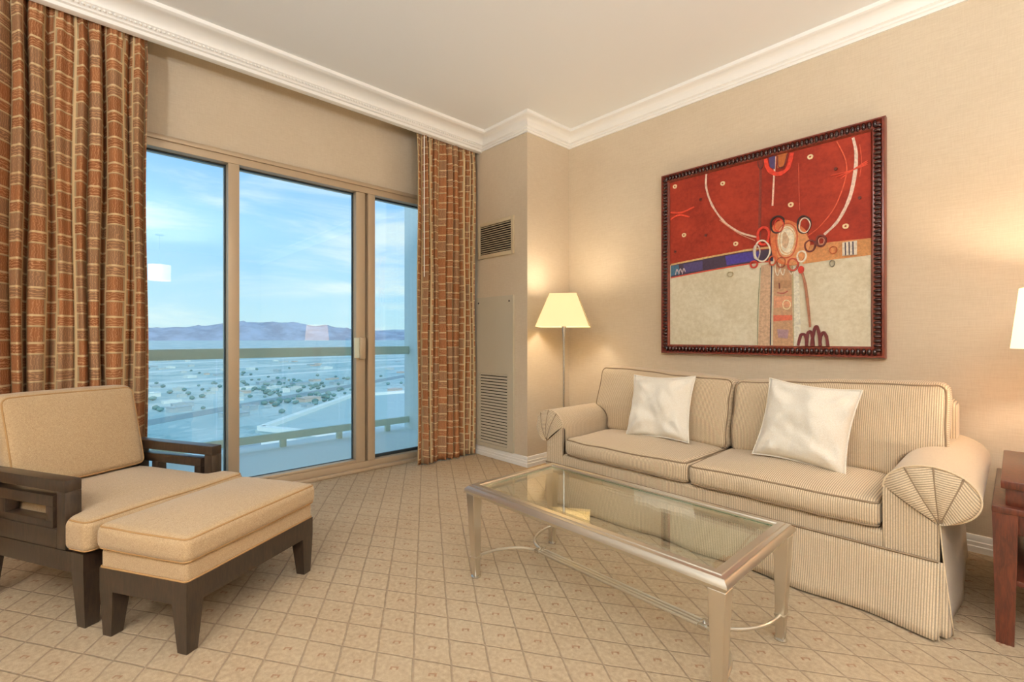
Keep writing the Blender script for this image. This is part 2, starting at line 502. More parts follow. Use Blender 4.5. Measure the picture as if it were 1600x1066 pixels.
# bead row on the pelmet and on the sofa wall crown (too fine to pick apart)
def beads(path, out, z, r, pitch, parent):
    bm = bmesh.new()
    (xa, ya), (xb, yb) = path; L = math.hypot(xb - xa, yb - ya); n = int(L / pitch)
    base = bmesh.new(); bmesh.ops.create_icosphere(base, subdivisions=1, radius=r)
    vs = [v.co.copy() for v in base.verts]; fs = [[v.index for v in f.verts] for f in base.faces]; base.free()
    dx, dy = (xb - xa) / L, (yb - ya) / L; nx, ny = -dy, dx
    for i in range(n):
        t = (i + 0.5) * pitch
        c = Vector((xa + dx * t + nx * out, ya + dy * t + ny * out, z))
        nv = [bm.verts.new(c + v) for v in vs]
        for f in fs: bm.faces.new([nv[k] for k in f])
    o = part('bead_row', bm, M_TRIM, parent); o['kind'] = 'stuff'
beads([(-3.463, CHY - 0.1), (-3.463, -0.6)], 0.046, 2.889, 0.0085, 0.022, pel)
beads([(1.2, YS), (CHX + 0.12, YS)], 0.034, 2.893, 0.0055, 0.014, bpy.data.objects['trim_1'])

bprof = [(0, 0), (0.022, 0), (0.022, 0.030), (0.017, 0.034), (0.017, 0.052), (0.012, 0.056), (0.012, 0.074), (0.006, 0.085), (0, 0.087)]
struct('baseboard_right', sweep(bmesh.new(), bprof, [(XE, YS), (CHX, YS), (CHX, CHY), (XW + 0.02, CHY)]), M_TRIM, smooth=30)
struct('baseboard_near', sweep(bmesh.new(), bprof, [(XW, YB), (XE, YB), (XE, YS)]), M_TRIM, smooth=30)

# ------------------------------------------------------------------ sliding window
win = tag(bpy.data.objects.new('window_1', None), 'tall beige-framed sliding glass balcony door in three lights', kind='structure'); link(win)
win.location = (XW, 0.9, 0)
def wpart(n, lo, hi, mat, bev=0.004):
    return part(n, BX(lo, hi, bev), mat, win, world=True)
FX0, FX1 = -3.84, -3.69
wpart('head_frame', (FX0, W0, 2.30), (FX1, W1, 2.385), M_ALU)
wpart('head_track', (FX1 - 0.001, W0, 2.348), (FX1 + 0.014, W1, 2.374), M_ALU)
wpart('sill', (FX0, W0, 0.0), (FX1 - 0.012, W1, 0.075), M_ALU)
wpart('threshold', (FX1 - 0.012, W0, 0.0), (FX1 + 0.03, W1, 0.028), M_ALU, 0.008)
wpart('mullion', (FX0, 0.803, 0.075), (FX1, 0.872, 2.30), M_ALU)
wpart('door_stile', (FX0 + 0.05, 1.726, 0.075), (FX1 - 0.012, 1.806, 2.30), M_ALU)
wpart('mullion', (FX0, 1.826, 0.075), (FX1, 1.888, 2.30), M_ALU)
wpart('door_track', (FX0 + 0.03, 1.804, 0.075), (FX1 - 0.05, 1.828, 2.30), M_STEEL, 0.002)
wpart('jamb', (FX0, W1 - 0.05, 0.075), (FX1, W1, 2.30), M_ALU)
wpart('jamb', (FX0, W0, 0.075), (FX1, W0 + 0.05, 2.30), M_ALU)
wpart('mullion', (FX0, -0.62, 0.075), (FX1, -0.55, 2.30), M_ALU)
wpart('door_rail', (FX0 + 0.05, 0.872, 0.075), (FX1 - 0.014, 1.726, 0.098), M_ALU)
for y0, y1 in ((W0 + 0.05, -0.62), (-0.55, 0.803), (0.872, 1.726), (1.888, W1 - 0.05)):
    pn = wpart('pane', (-3.772, y0, 0.075), (-3.764, y1, 2.30), M_PANE, 0)
    g = bmesh.new()
    for lo, hi in (((-3.776, y0, 0.08), (-3.756, y0 + 0.008, 2.30)), ((-3.776, y1 - 0.008, 0.08), (-3.756, y1, 2.30)),
                   ((-3.776, y0, 2.291), (-3.756, y1, 2.30)), ((-3.776, y0, 0.075), (-3.756, y1, 0.1))): bx(g, lo, hi)
    part('gasket', g, M_GASKET, win, world=True)
hb = bmesh.new(); bx(hb, (FX1 - 0.012, 1.742, 0.925), (FX1 + 0.03, 1.792, 1.105), 0.008)
part('handle', hb, M_ALU, win, world=True)
hb = bmesh.new(); bx(hb, (FX1 + 0.0, 1.70, 0.935), (FX1 + 0.014, 1.745, 1.10), 0.004)
part('handle_plate', hb, M_RAIL, win, world=True)

# ------------------------------------------------------------------ wall grilles
vg = thing('air_grille', 'small beige louvred air grille high on the corner chase', 'vent', (-3.255, CHY, 1.84))
fb = bmesh.new()
for lo, hi in (((-3.502, CHY - 0.014, 1.84), (-3.468, CHY, 2.176)), ((-3.042, CHY - 0.014, 1.84), (-3.008, CHY, 2.176)),
               ((-3.468, CHY - 0.014, 1.84), (-3.042, CHY, 1.876)), ((-3.468, CHY - 0.014, 2.142), (-3.042, CHY, 2.176))): bx(fb, lo, hi, 0.003)
part('frame', fb, M_VENT, vg, world=True)
part('back_plate', BX((-3.468, CHY - 0.003, 1.876), (-3.042, CHY, 2.142)), M_DARK, vg, world=True)
sl = prism(bmesh.new(), [(-0.011, -0.0045), (-0.009, -0.0050), (0.0, 0.0045), (-0.002, 0.0050)], 'x', -0.213, 0.213)
sme = mesh_of(sl, 'slat', M_VENT, 0)
for i in range(13):
    o = bpy.data.objects.new('slat', sme); link(o, vg); o.location = (0, -0.003, 0.048 + i * 0.0203)
vp = thing('access_panel', 'tall beige access panel with a louvred lower half on the corner chase', 'vent panel', (-3.265, CHY - 0.001, 0.09))
pb = bmesh.new()
for lo, hi in (((-3.522, CHY - 0.022, 0.09), (-3.467, CHY - 0.001, 1.476)), ((-3.080, CHY - 0.022, 0.09), (-3.007, CHY - 0.001, 1.476)),
               ((-3.467, CHY - 0.022, 0.775), (-3.080, CHY - 0.001, 1.476)), ((-3.467, CHY - 0.022, 0.09), (-3.080, CHY - 0.001, 0.125))): bx(pb, lo, hi)
bmesh.ops.remove_doubles(pb, verts=pb.verts, dist=1e-5)
part('panel', pb, M_PANEL, vp, world=True, smooth=0)
part('back_plate', BX((-3.467, CHY - 0.003, 0.125), (-3.080, CHY - 0.001, 0.775)), M_DARK, vp, world=True)
sl = prism(bmesh.new(), [(-0.021, -0.0085), (-0.018, -0.0095), (-0.010, 0.0085), (-0.013, 0.0095)], 'x', -0.1935, 0.1935)
sme = mesh_of(sl, 'louvre', M_PANEL, 0)
for i in range(24):
    o = bpy.data.objects.new('louvre', sme); link(o, vp); o.location = (-0.0085, 0, 0.049 + i * 0.0272)
for x in (-3.478, -3.052):
    part('screw', lathe(bmesh.new(), [(0.009, 0), (0.009, 0.002), (0.005, 0.004)], 12), M_SCREW, vp, loc=(x + 3.265, -0.022, 1.335), rot=(R(90), 0, 0))

# ------------------------------------------------------------------ curtains
def curtain(name, label, y0, y1, x0, pitch, amp, seed, ztop=2.93, zbot=0.012):
    rnd = random.Random(seed)
    t = thing(name, label, 'curtain', (x0, (y0 + y1) / 2, 0))
    nu, nv = int((y1 - y0) * 420), 46
    ph = [rnd.uniform(0, 6.28) for _ in range(5)]
    bm = bmesh.new(); uvl = bm.loops.layers.uv.verify(); grid = []; arc = []
    def fold(s, k):
        w = 2 * math.pi / pitch
        q = w * s + 1.1 * math.sin(w * s * 0.31 + ph[0]) + 0.5 * math.sin(w * 0.17 * s + ph[1]) + 0.35 * k * math.sin(w * s * 0.53 + ph[4])
        a = amp * (0.72 + 0.28 * math.sin(w * s * 0.23 + ph[2]))
        f = 2 * abs(math.cos(q / 2)) ** 0.7 - 1
        return a * f + 0.16 * amp * math.sin(q * 1.7 + ph[3])
    for j in range(nv + 1):
        k = j / nv; z = zbot + (ztop - zbot) * k; row = []
        pin = max(0.0, (k - 0.93) / 0.07); flare = 1.0 + 0.10 * (1 - k)
        for i in range(nu + 1):
            s = (y1 - y0) * i / nu
            x = fold(s, 1 - k) * flare * (1 - 0.5 * pin) + 0.012 * pin * math.sin(2 * math.pi * s / (pitch * 0.31) + ph[1])
            yy = y0 + s + 0.006 * math.sin(2 * math.pi * k * 1.5 + s * 20) * (1 - pin)
            row.append(bm.verts.new((x, yy - (y0 + y1) / 2, z)))
        grid.append(row)
    ln = [0.0]
    for i in range(nu):
        s = (y1 - y0) / nu; dx = fold(s * (i + 1), 0.5) - fold(s * i, 0.5); ln.append(ln[-1] + math.hypot(s, dx))
    for j in range(nv):
        for i in range(nu):
            f = bm.faces.new((grid[j][i], grid[j][i + 1], grid[j + 1][i + 1], grid[j + 1][i]))
            for l, (a, b) in zip(f.loops, ((i, j), (i + 1, j), (i + 1, j + 1), (i, j + 1))):
                l[uvl].uv = (ln[a], zbot + (ztop - zbot) * b / nv)
    o = part('drape', bm, M_CURTAIN, t, smooth=180)
    md = o.modifiers.new('cloth', 'SOLIDIFY'); md.thickness = 0.003; md.offset = 0
    part('curtain_track', BX((x0 - 0.012, y0, ztop - 0.005), (x0 + 0.012, y1, ztop + 0.02), 0.002), M_WHITE, t, world=True)
    return t
curtain('curtain', 'wide rust and taupe block-woven curtain behind the tan armchair', -1.15, 0.345, -3.540, 0.080, 0.060, 3)
rc = curtain('curtain', 'narrow rust block-woven curtain beside the corner grilles', 2.175, 2.825, -3.520, 0.070, 0.050, 11)
part('pull_wand', tube(bmesh.new(), [(0.072, -0.285, 2.82), (0.072, -0.285, 2.2), (0.070, -0.283, 1.62)], 0.0045, 8), M_WHITE, rc, label='thin white pull wand')

# ================================================================== SOFA
def sofa():
    S = thing('sofa', 'cream pinstriped two-seat sofa with rolled arms and a floor-length skirt', 'sofa', (-1.18, 2.85, 0))
    def sp(name, bm, mat=M_STRIPE, parent=S, uv=None, smooth=60, **k):
        if uv: set_uv(bm, uv)
        return part(name, bm, mat, parent, world=(parent is S), smooth=smooth, **k)
    ux = lambda p, n: (p.x, p.z)
    YF = 2.385
    sp('base', soft_box(bmesh.new(), (-2.17, YF - 0.005, 0.06), (-0.20, 3.30, 0.328), 0.02, m=(10, 6, 3)), uv=ux)
    sp('back_frame', soft_box(bmesh.new(), (-2.20, 3.12, 0.25), (-0.195, 3.345, 0.80), 0.05, m=(12, 3, 6)), uv=ux)
    # seat cushions
    r = 0.036
    for k, (xa, xb) in enumerate(((-2.02, -1.184), (-1.176, -0.372))):
        lo, hi = (xa, YF - 0.02, 0.330), (xb, 2.98, 0.442)
        CR = (0.004, 0.018, 0.036)
        c = sp('seat_cushion', soft_box(bmesh.new(), lo, hi, r, CR, (14, 10, 3), wob=0.007, seed=k * 3), uv=ux)
        q = r * 0.71
        for zz in (0.442 - r + q, 0.330 + r - q):
            e = bmesh.new(); tube(e, [soft_post(v, lo, hi, CR, 0.007, k * 3) for v in rrect((xa + r - q - 0.001, YF - 0.02 + r - q - 0.002), (xb - r + q + 0.001, 2.98 - r + q), zz, q, mid=20)], 0.0045, 6, closed=True)
            bmesh.ops.translate(e, verts=e.verts, vec=-Vector(S.location)); part('welt', e, M_SEAM, c)
    # back cushions with ears over the arms
    def mk(xa, xb, ear_left, seed):
        xc = (xa + xb) / 2
        def df(p):
            t = max(0, min(1, (p.z - 0.493) / 0.106)); t = 1 - math.sqrt(max(0, 1 - t * t))
            if ear_left and p.x < xc: lim = -2.036 + (xa + 2.036) * t; p.x = xc + (p.x - xc) * (xc - lim) / (xc - xa)
            if not ear_left and p.x > xc: lim = -0.374 + (xb + 0.374) * t; p.x = xc + (p.x - xc) * (lim - xc) / (xb - xc)
            inner = (p.x - xa) / (xb - xa) if ear_left else (xb - p.x) / (xb - xa)
            p.z -= 0.045 * max(0, inner - 0.05) ** 1.3 * max(0, (p.z - 0.45) / 0.44)
            p.y += (p.z - 0.43) * 0.24 - 0.02 * (1 - abs(2 * (p.z - 0.65) / 0.46) ** 2)
            return p
        lo, hi = (xa, 2.845, 0.430), (xb, 3.035, 0.888)
        r = 0.045
        b = soft_box(bmesh.new(), lo, hi, r, (0, 0.030, 0.0), (14, 3, 26), df, 0.011, seed)
        c = sp('back_cushion', b, uv=lambda p, n: (p.x, p.z) if abs(n.x) < 0.8 else (p.z, p.y))
        q = r * 0.71
        for yy in (2.845 + r - q,):
            path = [Vector((v.x, yy - 0.002, v.y)) for v in rrect((xa + r - q, 0.43 + r - q), (xb - r + q, 0.888 - r + q), 0, q, mid=22)]
            path = [soft_post(p, lo, hi, (0, 0.030, 0.0), 0.011, seed, df) for p in path]
            e = bmesh.new(); tube(e, path, 0.0045, 6, closed=True)
            bmesh.ops.translate(e, verts=e.verts, vec=-Vector(S.location)); part('welt', e, M_SEAM, c)
    mk(-2.155, -1.172, True, 1.0); mk(-1.160, -0.205, False, 5.0)
    # rolled arms: sgn = +1 right arm (roll to +x), -1 left arm
    for sgn, xin, xst, xout in ((1, -0.365, -0.195, -0.082), (-1, -2.045, -2.185, -2.285)):
        cx_, cz = (xin + xout) / 2, 0.505; hw, hh = abs(xout - xin) / 2, 0.106
        def rim(a):  # a: 0 = inner side, 180 = outer side, over the top
            return Vector((cx_ - sgn * hw * math.cos(R(a)), 0, cz + hh * math.sin(R(a))))
        foc = Vector((xst, 0, 0.400))
        prof = [Vector((xin, 0, 0.10)), Vector((xin, 0, 0.3)), Vector((xin, 0, 0.42))] + [rim(a) for a in range(0, 256, 9)] + [foc, Vector((xst, 0, 0.25)), Vector((xst, 0, 0.10))]
        ys = [YF, YF + 0.012, 2.6, 2.85, 3.1, 3.30]
        bm = bmesh.new(); rows = []
        for j, y in enumerate(ys):
            sh = 0.985 if j == 0 else 1.0
            rows.append([bm.verts.new((cx_ + (p.x - cx_) * sh if p.z > 0.4 else p.x, y, cz + (p.z - cz) * sh if p.z > 0.4 else p.z)) for p in prof])
        for A, B in zip(rows, rows[1:]):
            for i in range(len(prof) - 1): bm.faces.new((A[i], A[i + 1], B[i + 1], B[i]))
        bm.faces.new(rows[-1])
        arm = sp('arm', bm, uv=lambda p, n: (p.y, p.z), smooth=50)
        # fan-pleated front
        bm = bmesh.new(); uv = bm.loops.layers.uv.verify()
        cuts = [4, 58, 94, 132, 254]
        fan = []
        def ypuff(t, w): return YF - 0.004 - 0.020 * math.sin(math.pi * min(1, t * 1.02) * 0.93 + 0.2) - 0.006 * w
        for a0, a1 in zip(cuts, cuts[1:]):
            mid = rim((a0 + a1) / 2) - foc; mid.normalize()
            if (a0, a1) == (4, 58): mid = Vector((-sgn * 0.55, 0, 0.83))
            na, nr = 8, 8; g = []
            for i in range(nr + 1):
                t = i / nr; row = []
                for k in range(na + 1):
                    a = a0 + (a1 - a0) * k / na; e = cx_ + (rim(a).x - cx_) * 0.985; p = foc.lerp(Vector((e, 0, cz + (rim(a).z - cz) * 0.985)), t)
                    w = math.sin(math.pi * k / na) * min(1, t * 2)
                    row.append(bm.verts.new((p.x, ypuff(t, w) if 0 < t < 1 else YF, p.z)))
                g.append(row)
            for i in range(nr):
                for k in range(na):
                    f = bm.faces.new((g[i][k], g[i][k + 1], g[i + 1][k + 1], g[i + 1][k]))
                    for l in f.loops: l[uv].uv = ((l.vert.co - foc).dot(mid), 0)
        fo = part('arm_front', bm, M_STRIPE, S, world=True, smooth=60)
        # plain panel below the fan
        bm = bmesh.new()
        low = [(xin, 0.255), (xin, 0.42), (xin, 0.495), (rim(4).x * 0.985 + cx_ * 0.015, rim(4).z), (foc.x, foc.z), (xst, 0.255)]
        A = [bm.verts.new((x, YF - 0.010, z)) for x, z in low]; B = [bm.verts.new((x, YF + 0.02, z)) for x, z in low]
        bm.faces.new(A); bm.faces.new(B[::-1])
        for i in range(6):
            j = (i + 1) % 6; bm.faces.new((A[i], B[i], B[j], A[j]))
        bmesh.ops.bevel(bm, geom=[e for e in bm.edges if all(abs(v.co.y - (YF - 0.010)) < 1e-5 for v in e.verts)], offset=0.006, segments=2, affect='EDGES')
        sp('arm_panel', bm, uv=ux)
        for a in cuts[1:4]:
            pts = [(foc.lerp(rim(a), t).x, ypuff(t, -0.4) - 0.001, foc.lerp(rim(a), t).z) for t in [i / 8 for i in range(9)]]
            e = tube(bmesh.new(), pts, 0.0032, 6); bmesh.ops.translate(e, verts=e.verts, vec=-Vector(S.location)); part('seam', e, M_SEAM, fo)
        pts = [(rim(a).x, YF - 0.002, rim(a).z) for a in range(0, 256, 8)] + [tuple(foc - Vector((0, 0.385 - 0.383 - YF, 0)))]
        pts[-1] = (foc.x, YF - 0.004, foc.z)
        e = tube(bmesh.new(), pts, 0.0035, 6); bmesh.ops.translate(e, verts=e.verts, vec=-Vector(S.location)); part('seam', e, M_STRIPE, fo)
    # skirt: panels hanging from the welt
    def skirt(name, p0, p1, nrm, flare0, flare1, ripple, seed, uvf, zt=0.262):
        p0, p1, nrm = Vector(p0), Vector(p1), Vector(nrm)
        bm = bmesh.new(); n, m = 60, 8; g = []
        L = (p1 - p0).length
        for j in range(m + 1):
            k = j / m; row = []
            for i in range(n + 1):
                s = i / n; z = zt * (1 - k) + 0.008 * k
                fl = (flare0 + (flare1 - flare0) * max(0, (s - 0.55) / 0.45) ** 2) * k ** 1.2
                wv = ripple * k * noise.noise(Vector((s * L * 4.2, k * 0.8, seed)))
                p = p0.lerp(p1, s) + nrm * (fl + wv + 0.006); row.append(bm.verts.new((p.x, p.y, z)))
            g.append(row)
        for j in range(m):
            for i in range(n): bm.faces.new((g[j][i], g[j][i + 1], g[j + 1][i + 1], g[j + 1][i]))
        o = sp(name, bm, uv=uvf, smooth=180)
        md = o.modifiers.new('cloth', 'SOLIDIFY'); md.thickness = 0.004; md.offset = 0
    YK = YF - 0.012
    skirt('front_skirt', (-2.18, YK, 0), (-0.20, YK, 0), (0, -1, 0), 0.018, 0.085, 0.03, 2.0, ux)
    skirt('side_skirt', (-0.199, YK - 0.002, 0), (-0.199, 3.28, 0), (1, 0, 0), 0.034, 0.030, 0.022, 7.0, lambda p, n: (p.y, p.z), 0.405)
    skirt('side_skirt', (-2.183, 3.28, 0), (-2.183, YK + 0.01, 0), (-1, 0, 0), 0.012, 0.014, 0.012, 9.0, lambda p, n: (p.y, p.z))
    # kick pleat tucked in the right-hand front corner
    bm = bmesh.new(); g = []
    for j in range(9):
        k = j / 8; z = 0.262 * (1 - k) + 0.010 * k
        e = k ** 1.2; e2 = ((0.405 - z) / 0.397) ** 1.2; pts = [(-0.203, YK - 0.006 - 0.088 * e), (-0.192 + 0.004 * e, YK - 0.006 - 0.080 * e), (-0.198, YK - 0.004 - 0.045 * e), (-0.191 + 0.020 * e, YK - 0.004 - 0.048 * e), (-0.191 + 0.030 * e2, YK - 0.003 - 0.026 * e), (-0.191 + 0.034 * e2, YK + 0.006)]
        g.append([bm.verts.new((x, y, z)) for x, y in pts])
    for j in range(8):
        for i in range(5): bm.faces.new((g[j][i], g[j][i + 1], g[j + 1][i + 1], g[j + 1][i]))
    o = sp('kick_pleat', bm, uv=ux, smooth=180); md = o.modifiers.new('cloth', 'SOLIDIFY'); md.thickness = 0.004
    e = tube(bmesh.new(), [(-2.18, YK - 0.008, 0.264), (-1.2, YK - 0.009, 0.262), (-0.197, YK - 0.008, 0.264)], 0.005, 6)
    sp('skirt_welt', e, M_SEAM)
    for x in (-2.08, -0.28):
        for y in (2.5, 3.2): sp('leg', frustum(bmesh.new(), (x, y, 0), (0.04, 0.04), (x, y, 0.062), (0.055, 0.055)), M_ESPRESSO)
    return S
sofa()

def pillow(name, label, loc, tilt, roll, yaw, size, thick, seed, group):
    t = thing(name, label, 'pillow', loc, yaw, group)
    n = 28; bm = bmesh.new(); h = size / 2; V = {}
    rot = Matrix.Rotation(tilt, 4, 'X') @ Matrix.Rotation(roll, 4, 'Y')
    def outl(u, v):
        pu = 1 - 0.09 * (1 - v * v) * u * u; pv = 1 - 0.09 * (1 - u * u) * v * v
        return h * u * pu, h * v * pv
    for s in (-1, 1):
        for i in range(n + 1):
            for j in range(n + 1):
                u, v = -1 + 2 * i / n, -1 + 2 * j / n
                edge = i in (0, n) or j in (0, n)
                if edge and s == 1: V[(s, i, j)] = V[(-1, i, j)]; continue
                x, z = outl(u, v)
                e = max(0, (1 - u * u)) ** 0.55 * max(0, (1 - v * v)) ** 0.55
                w = noise.noise(Vector((x * 7, z * 9, seed + s))) * 0.030 * min(1, e * 2.5) + noise.noise(Vector((x * 22 + z * 8, z * 16, seed * 2 + s))) * 0.012 * min(1, 2.5 * e)
                for cu, cv_ in ((-1, -1), (1, -1), (1, 1), (-1, 1)):
                    du_, dv_ = u - cu, v - cv_; rr = math.hypot(du_, dv_)
                    w += 0.010 * math.sin(math.atan2(dv_, du_) * 9 + seed) * math.exp(-((rr - 0.45) / 0.28) ** 2) * min(1, e * 3)
                V[(s, i, j)] = bm.verts.new(rot @ Vector((x, s * (thick / 2 * e + w * (e > 0)), z)))
    for s in (-1, 1):
        for i in range(n):
            for j in range(n):
                q = (V[(s, i, j)], V[(s, i + 1, j)], V[(s, i + 1, j + 1)], V[(s, i, j + 1)])
                bm.faces.new(q if s < 0 else q[::-1])
    part('cover', bm, M_PILLOW, t, smooth=180)
    ring = [outl(-1 + 2 * i / 24, -1) for i in range(24)] + [outl(1, -1 + 2 * i / 24) for i in range(24)] + [outl(1 - 2 * i / 24, 1) for i in range(24)] + [outl(-1, 1 - 2 * i / 24) for i in range(24)]
    part('piping', tube(bmesh.new(), [rot @ Vector((x, 0, z)) for x, z in ring], 0.0042, 6, closed=True), M_PILLOW, t)
    return t
pillow('throw_pillow', 'ivory throw pillow on the left sofa seat nearest the floor lamp', (-1.555, 2.755, 0.660), R(-20), R(-2), R(4), 0.415, 0.16, 1.3, 'ivory throw pillows on the sofa')
pillow('throw_pillow', 'ivory throw pillow tilted on the right sofa seat', (-0.735, 2.730, 0.664), R(-20), R(4.5), R(-3), 0.425, 0.165, 4.1, 'ivory throw pillows on the sofa')

# ================================================================== COFFEE TABLE
def coffee_table():
    x0, x1, y0, y1, zt = -1.742, -0.547, 1.332, 1.936, 0.425
    T = thing('coffee_table', 'glass-topped coffee table with a champagne metal frame and slender legs', 'coffee table', ((x0 + x1) / 2, (y0 + y1) / 2, 0))
    prof = [(0, zt - 0.026), (0.004, zt - 0.016), (0.012, zt - 0.010), (0.014, zt - 0.005), (0.026, zt - 0.003), (0.028, zt), (0.050, zt), (0.052, zt - 0.004), (0.056, zt - 0.004), (0.056, zt - 0.040), (0.010, zt - 0.042), (0.004, zt - 0.034)]
    part('top_frame', sweep(bmesh.new(), prof, [(x0, y0), (x1, y0), (x1, y1), (x0, y1)], closed=True), M_CHAMP, T, world=True, smooth=40)
    i = 0.0565; b = 0.022; ga = bmesh.new()
    lo, hi = (x0 + i, y0 + i), (x1 - i, y1 - i); zg = zt - 0.004
    def rect(d, z): return [ga.verts.new(p) for p in ((lo[0] + d, lo[1] + d, z), (hi[0] - d, lo[1] + d, z), (hi[0] - d, hi[1] - d, z), (lo[0] + d, hi[1] - d, z))]
    r0, r1, r2 = rect(0, zg - 0.011), rect(0, zg - 0.005), rect(b, zg)
    ga.faces.new(r0[::-1]); ga.faces.new(r2)
    for A, B in ((r0, r1), (r1, r2)):
        for k in range(4): l = (k + 1) % 4; ga.faces.new((A[k], A[l], B[l], B[k]))
    g = part('glass_top', ga, M_TOPGLASS, T, world=True, smooth=0)
    g.data.materials.append(M_GLASSEDGE.m)
    for f in g.data.polygons:
        if abs(f.normal.z) < 0.1: f.material_index = 1
    L = []
    for lx, sx in ((x0 + 0.034, 1), (x1 - 0.034, -1)):
        for ly, sy in ((y0 + 0.034, 1), (y1 - 0.034, -1)):
            bm = bmesh.new(); frustum(bm, (lx + 0.006 * sx, ly + 0.006 * sy, 0.008), (0.027, 0.027), (lx, ly, zt - 0.041), (0.052, 0.052))
            bmesh.ops.bevel(bm, geom=list(bm.edges), offset=0.002, segments=1, affect='EDGES')
            lg = part('leg', bm, M_CHAMP, T, world=True)
            ft = lathe(bmesh.new(), [(0.022, 0.0), (0.022, 0.005), (0.012, 0.010)], 16, (lx + 0.006 * sx, ly + 0.006 * sy))
            bmesh.ops.translate(ft, verts=ft.verts, vec=-Vector(T.location)); part('foot', ft, M_STEEL, lg)
            cb = BX((lx - 0.019 + 0.005 * sx, ly - 0.019 + 0.005 * sy, 0.088), (lx + 0.019 + 0.005 * sx, ly + 0.019 + 0.005 * sy, 0.097), 0.002)
            bmesh.ops.translate(cb, verts=cb.verts, vec=-Vector(T.location)); part('collar', cb, M_CHAMP, lg)
            L.append((lx + 0.005 * sx, ly + 0.005 * sy, sx, sy))
    yc = (y0 + y1) / 2; zs = 0.0925; j0, j1 = x0 + 0.20, x1 - 0.20
    for lx, ly, sx, sy in L:
        jx, jy = (j0 if sx > 0 else j1), yc - sy * 0.014
        sx0, sy0 = lx, ly + sy * 0.014
        pts = [(sx0 + (jx - sx0) * (1 - math.cos(R(90 * k / 14))), sy0 + (jy - sy0) * math.sin(R(90 * k / 14)), zs) for k in range(15)]
        part('curved_stretcher', tube(bmesh.new(), pts, 0.0062, 10), M_CHAMP, T, world=True)
    for dy in (-0.018, 0.0, 0.018):
        part('stretcher_rod', tube(bmesh.new(), [(j0 + (j1 - j0) * k / 6, yc + dy, zs) for k in range(7)], 0.0058, 10), M_CHAMP, T, world=True)
    for jx in (j0, j1):
        br = part('bracket', BX((jx - 0.018, yc - 0.027, zs - 0.007), (jx + 0.012, yc + 0.027, zs + 0.008), 0.003), M_STEEL, T, world=True)
        sc = lathe(bmesh.new(), [(0.006, zs + 0.008), (0.006, zs + 0.012), (0.003, zs + 0.014)], 10, (jx - 0.003, yc))
        bmesh.ops.translate(sc, verts=sc.verts, vec=-Vector(T.location)); part('screw', sc, M_STEEL, br)
coffee_table()

